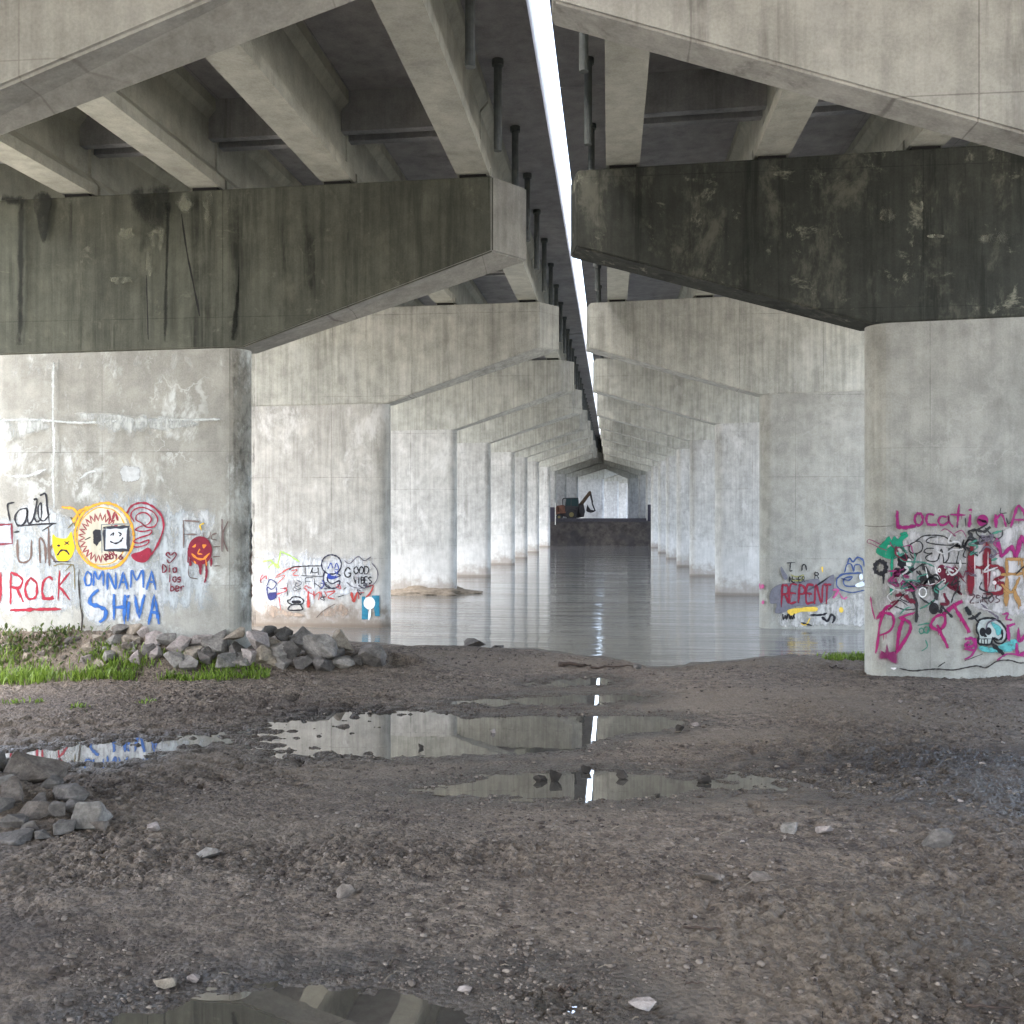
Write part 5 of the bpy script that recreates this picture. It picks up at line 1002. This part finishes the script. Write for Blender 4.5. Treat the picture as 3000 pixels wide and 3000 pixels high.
def blades(name, pts, hts, wds, label, lean=.5, leafy=False, seed=1, cols=((.075, .13, .015), (.27, .38, .06))):
    r = np.random.default_rng(seed); n = len(pts); an = r.uniform(0, 6.28, n); ln = r.uniform(.15, 1, n) * lean
    dirx, diry = np.cos(an), np.sin(an); px_, py_ = -diry, dirx
    lev = [(0, .6, 0), (.4, 1.0, .25), (.75, .75, .65), (1.0, .06, 1.0)] if not leafy else [(0, .15, 0), (.35, 1.0, .3), (.7, .9, .7), (1.0, .1, 1.0)]
    V = []
    for f_, wf, lf in lev:
        cx = pts[:, 0] + dirx * ln * hts * lf; cy = pts[:, 1] + diry * ln * hts * lf; cz = pts[:, 2] + hts * f_ * (1 - .25 * ln * lf)
        V.append(np.stack([cx - px_ * wds * wf, cy - py_ * wds * wf, cz], 1)); V.append(np.stack([cx + px_ * wds * wf, cy + py_ * wds * wf, cz], 1))
    V = np.stack(V, 1).reshape(-1, 3); b0 = (np.arange(n) * 8)[:, None]
    F = np.concatenate([b0 + np.array([[2 * i, 2 * i + 1, 2 * i + 3, 2 * i + 2]]) for i in range(3)])
    me = np_mesh(name, V, F, 4); set_attr(me, 'tint', np.repeat(r.uniform(0, 1, n), 8))
    key = 'leaf%s' % (cols,)
    if key not in M:
        t = NT('green_leaf'); c = t.mix(t.attr('tint'), cols[0], cols[1])
        bs = t.n.new('ShaderNodeBsdfPrincipled'); t.put(bs.inputs['Base Color'], c); bs.inputs['Roughness'].default_value = .55
        tr = t.n.new('ShaderNodeBsdfTranslucent'); t.put(tr.inputs['Color'], c); mx = t.n.new('ShaderNodeMixShader'); mx.inputs[0].default_value = .4
        t.t.links.new(bs.outputs[0], mx.inputs[1]); t.t.links.new(tr.outputs[0], mx.inputs[2]); t.t.links.new(mx.outputs[0], t.out.inputs['Surface']); M[key] = t.m
    o = link_mesh(name, me, M[key])
    return tag(o, label, 'grass' if name == 'grass' else 'weeds', None, 'stuff')
def region(n, x0, x1, ytop, ybot, seed, dens=None):
    """ground points inside a band of the mud, thinning out by noise"""
    r = np.random.default_rng(seed); P0 = []
    cx = r.uniform(x0, x1, n); cy = r.uniform(0, 1, n)
    X = np.zeros(n); Y = np.zeros(n)
    yt = np.interp(cx, *ytop); yb = np.interp(cx, *ybot); py = yt + (yb - yt) * cy
    for i in range(n): X[i], Y[i] = at_z(cx[i], py[i], .5)
    z, _ = ground_z(X, Y); f = fbm(X * 1.1 + seed, Y * 1.6, 3)
    ok = (r.uniform(-.5, .5, n) < 1.6 * f + (.25 if dens is None else dens)) & (z > PZ + .005)
    return np.stack([X, Y, z - .005], 1)[ok]
pts = region(5200, -120, 790, ([-120, 300, 500, 650, 790], [1976, 1980, 1984, 1982, 1984]), ([-120, 0, 300, 500, 650, 790], [2018, 2016, 2004, 2000, 2008, 1996]), 3, .12)
r = np.random.default_rng(8); n = len(pts); hf = np.interp(pts[:, 0], [-11, -8.6, -6.5, -4.2], [.27, .2, .12, .09])
blades('grass', pts, hf * r.uniform(.35, 1.15, n), r.uniform(.006, .013, n), 'bright green grass strip before the rock heap at left', .8)
# leafy weeds on the mound
wp = []
for cx, cy, n_, sp in ((90, 1880, 90, .25), (140, 1845, 110, .2), (150, 1900, 60, .2), (30, 1870, 80, .25), (-60, 1880, 90, .4), (220, 1890, 50, .2), (60, 1930, 60, .4), (290, 1905, 30, .2)):
    X, Y = at_y(cx, cy, 16.1)[0], 16.1
    r = np.random.default_rng(int(cx + 500)); q = np.stack([X + r.normal(0, sp, n_), np.minimum(Y + r.normal(0, .2, n_), 16.5)], 1); zz0 = ground_z(q[:, 0], q[:, 1])[0]
    wp.append(np.stack([q[:, 0], q[:, 1], zz0 + np.abs(r.normal(0, .05, n_))], 1))
wp = np.concatenate(wp); r = np.random.default_rng(5); n = len(wp)
blades('weeds', wp, r.uniform(.04, .13, n), r.uniform(.010, .028, n), 'low leafy weeds growing over the soil by the left pier', 1.1, True, 6, ((.04, .07, .02), (.15, .2, .055)))
dry = wp[r.uniform(0, 1, n) < .55] + np.array([.1, -.05, 0]); n = len(dry)
blades('weeds', dry, r.uniform(.05, .18, n), r.uniform(.004, .010, n), 'brown dead weeds tangled on the soil by the left pier', 1.3, True, 7, ((.07, .045, .035), (.25, .19, .14)))
pts = region(2200, 2380, 2545, ([2380, 2430, 2545], [1900, 1912, 1908]), ([2380, 2450, 2545], [1912, 1942, 1938]), 9, .35)
r = np.random.default_rng(12); n = len(pts)
blades('grass', pts, r.uniform(.05, .17, n), r.uniform(.006, .014, n), 'small patch of bright grass left of the right pier', 1.0)
tf = []
for cx, cy in ((50, 2070), (115, 2066), (232, 2082), (428, 2062), (2395, 2420), (1700, 1958), (700, 2010), (1090, 1990)):
    X, Y = at_z(cx, cy, .5); r = np.random.default_rng(cx); q = np.stack([X + r.normal(0, .06, 26), Y + r.normal(0, .05, 26)], 1)
    tf.append(np.stack([q[:, 0], q[:, 1], ground_z(q[:, 0], q[:, 1])[0]], 1))
tf = np.concatenate(tf[:4]); r = np.random.default_rng(2); n = len(tf)
blades('grass', tf, r.uniform(.03, .1, n), r.uniform(.006, .014, n), 'tiny green sprouts dotting the mud at left', 1.0)
# dead stalk against the left wall
M['stalk'] = plain('stalk', (.05, .042, .035), .8)
for x0, y0, x1, y1, Y, lab in ((238, 1850, 232, 1700, 16.45, 'thin dead stalk standing against the painted left wall'),):
    bm = bmesh.new(); a0 = at_y(x0, y0, Y); a1 = at_y(x1, y1, Y); g0 = gz(a0[0], Y)
    tube(bm, [(a0[0], Y, g0 - .02), (a0[0] + .03, Y, g0 + .3), (a1[0] + .02, Y, (g0 + a1[1]) / 2), (a1[0], Y, a1[1])], .014, .006, 6)
    tag(from_bm('dead_stalk', bm, M['stalk']), lab, 'plant')

# ------------------------------------------------------------------ backhoe on the far bank
BY = 116.2; KX = .207 / FPX * (BY * .995)
bx0, bz0 = at_y(1550 + 600 * .207, 1350 + 818 * .207, BY); bz0 = 2.94
root = empty('backhoe', (bx0, BY, bz0)); tag(root, 'dark backhoe loader on the far bank with its digging arm raised', 'backhoe'); boff = tuple(root.location)
KX = .207 * BY / FPX
def L(pts): return [(bx0 + (x - 600) * KX, bz0 + (818 - y) * KX) for x, y in pts]
M['hoe'] = plain('hoe_paint', (.055, .035, .02), .5, var=.35, sc=2); M['hoe_rust'] = plain('hoe_rust', (.10, .045, .028), .7, var=.4, sc=3)
M['hoe_dark'] = plain('hoe_dark', (.02, .018, .02), .6, var=.3); M['tyre'] = plain('tyre', (.018, .018, .02), .85); M['hub'] = plain('hub', (.12, .10, .04), .5)
t = NT('cab_glass'); M['glass'] = t.bsdf((.012, .03, .033), .25, None, .4)
def hoe(name, mat, poly, y0, y1, bev=.03):
    bm = bmesh.new(); prism_xz(bm, L(poly), BY + y0, BY + y1)
    bmesh.ops.recalc_face_normals(bm, faces=bm.faces[:])
    bmesh.ops.bevel(bm, geom=[e for e in bm.edges if e.calc_face_angle(0) > .6], offset=bev, segments=1, affect='EDGES', clamp_overlap=True)
    return from_bm(name, bm, mat, root, boff)
hoe('chassis', M['hoe_dark'], [(395, 700), (700, 690), (775, 700), (775, 765), (700, 785), (520, 770), (400, 740)], .35, 1.25)
hoe('engine_hood', M['hoe_rust'], [(385, 610), (480, 598), (505, 615), (510, 705), (392, 712)], .4, 1.2)
hoe('loader_bucket', M['hoe_rust'], [(374, 640), (392, 612), (400, 640), (398, 735), (378, 742)], .1, 1.5)
for yy in (.12, 1.38):
    hoe('loader_arm', M['hoe_rust'], [(385, 705), (525, 695), (528, 718), (385, 728)], yy, yy + .1, .015)
cabp = hoe('cab', M['hoe_dark'], [(505, 640), (522, 500), (690, 497), (700, 560), (705, 700), (510, 700)], .3, 1.3)
for gp in ([(527, 512), (590, 508), (586, 610), (516, 612)], [(602, 508), (684, 506), (692, 560), (696, 620), (600, 614)]):
    bm = bmesh.new(); prism_xz(bm, L(gp), BY + .285, BY + 1.315); o = from_bm('window', bm, M['glass'], cabp, boff)
hoe('cab_pillar', M['hoe_dark'], [(470, 600), (468, 520), (486, 500), (523, 500), (523, 512), (492, 514), (480, 530), (482, 600)], .3, .42, .01)
hoe('fender', M['hoe_dark'], [(515, 720), (535, 668), (590, 640), (650, 640), (690, 665), (680, 690), (640, 665), (590, 662), (550, 685), (530, 725)], .02, .36, .01)
for zx, zy, rr_, ys in ((600, 738, 80, (.0, 1.25)), (425, 772, 46, (.05, 1.25))):
    for y_ in ys:
        wv = empty('wheel'); wv.parent = root
        bm = bmesh.new(); q = L([(zx, zy)])[0]; cyl_y(bm, q[0], q[1], rr_ * KX, BY + y_, BY + y_ + .36, 28)
        bmesh.ops.recalc_face_normals(bm, faces=bm.faces[:]); bmesh.ops.bevel(bm, geom=bm.edges[:], offset=.03, segments=1, affect='EDGES', clamp_overlap=True)
        from_bm('tyre', bm, M['tyre'], wv, boff)
        bm = bmesh.new(); cyl_y(bm, q[0], q[1], rr_ * KX * .42, BY + y_ - .02, BY + y_ + .38, 20); from_bm('rim', bm, M['hub'], wv, boff)
hoe('boom', M['hoe'], [(700, 590), (715, 570), (845, 405), (868, 402), (880, 425), (860, 460), (770, 585), (740, 640), (705, 640)], .62, .98)
hoe('dipper_arm', M['hoe_dark'], [(850, 410), (876, 415), (905, 560), (898, 572), (942, 684), (925, 690), (888, 600), (880, 560), (858, 470)], .66, .94)
hoe('digging_bucket', M['hoe_dark'], [(822, 590), (835, 622), (870, 668), (900, 672), (940, 682), (915, 700), (872, 712), (825, 700), (806, 680), (812, 640)], .5, 1.1, .02)
hoe('stabilizer', M['hoe_dark'], [(705, 600), (770, 590), (788, 690), (775, 768), (735, 775), (705, 700)], .25, 1.35)
# white marker post and dark blocks at the ends of the far bank
bm = bmesh.new(); x_, z_ = at_y(1627, 1500, 111.0); box(bm, x_ - .05, x_ + .05, 110.95, 111.05, 2.3, 4.95); box(bm, x_ - .07, x_ + .07, 110.93, 111.07, 4.95, 5.02)
tag(from_bm('marker_post', bm, plain('white_post', (.7, .68, .62), .6)), 'thin white post on the far bank beside the backhoe', 'post')
for pxl, yt, wpx, lab in ((1618, 1486, 14, 'dark block at the left end of the far bank'), (1903, 1478, 10, 'tall dark block at the right end of the far bank')):
    bm = bmesh.new(); x_, z_ = at_y(pxl, yt, 112.2); wv_ = wpx / FPX * 112 / 2; box(bm, x_ - wv_, x_ + wv_, 112.0, 112.7, 2.7, z_)
    bmesh.ops.bevel(bm, geom=bm.edges[:], offset=.04, segments=2, affect='EDGES')
    tag(from_bm('concrete_block', bm, plain('dark_block', (.035, .032, .045), .8)), lab, 'block')
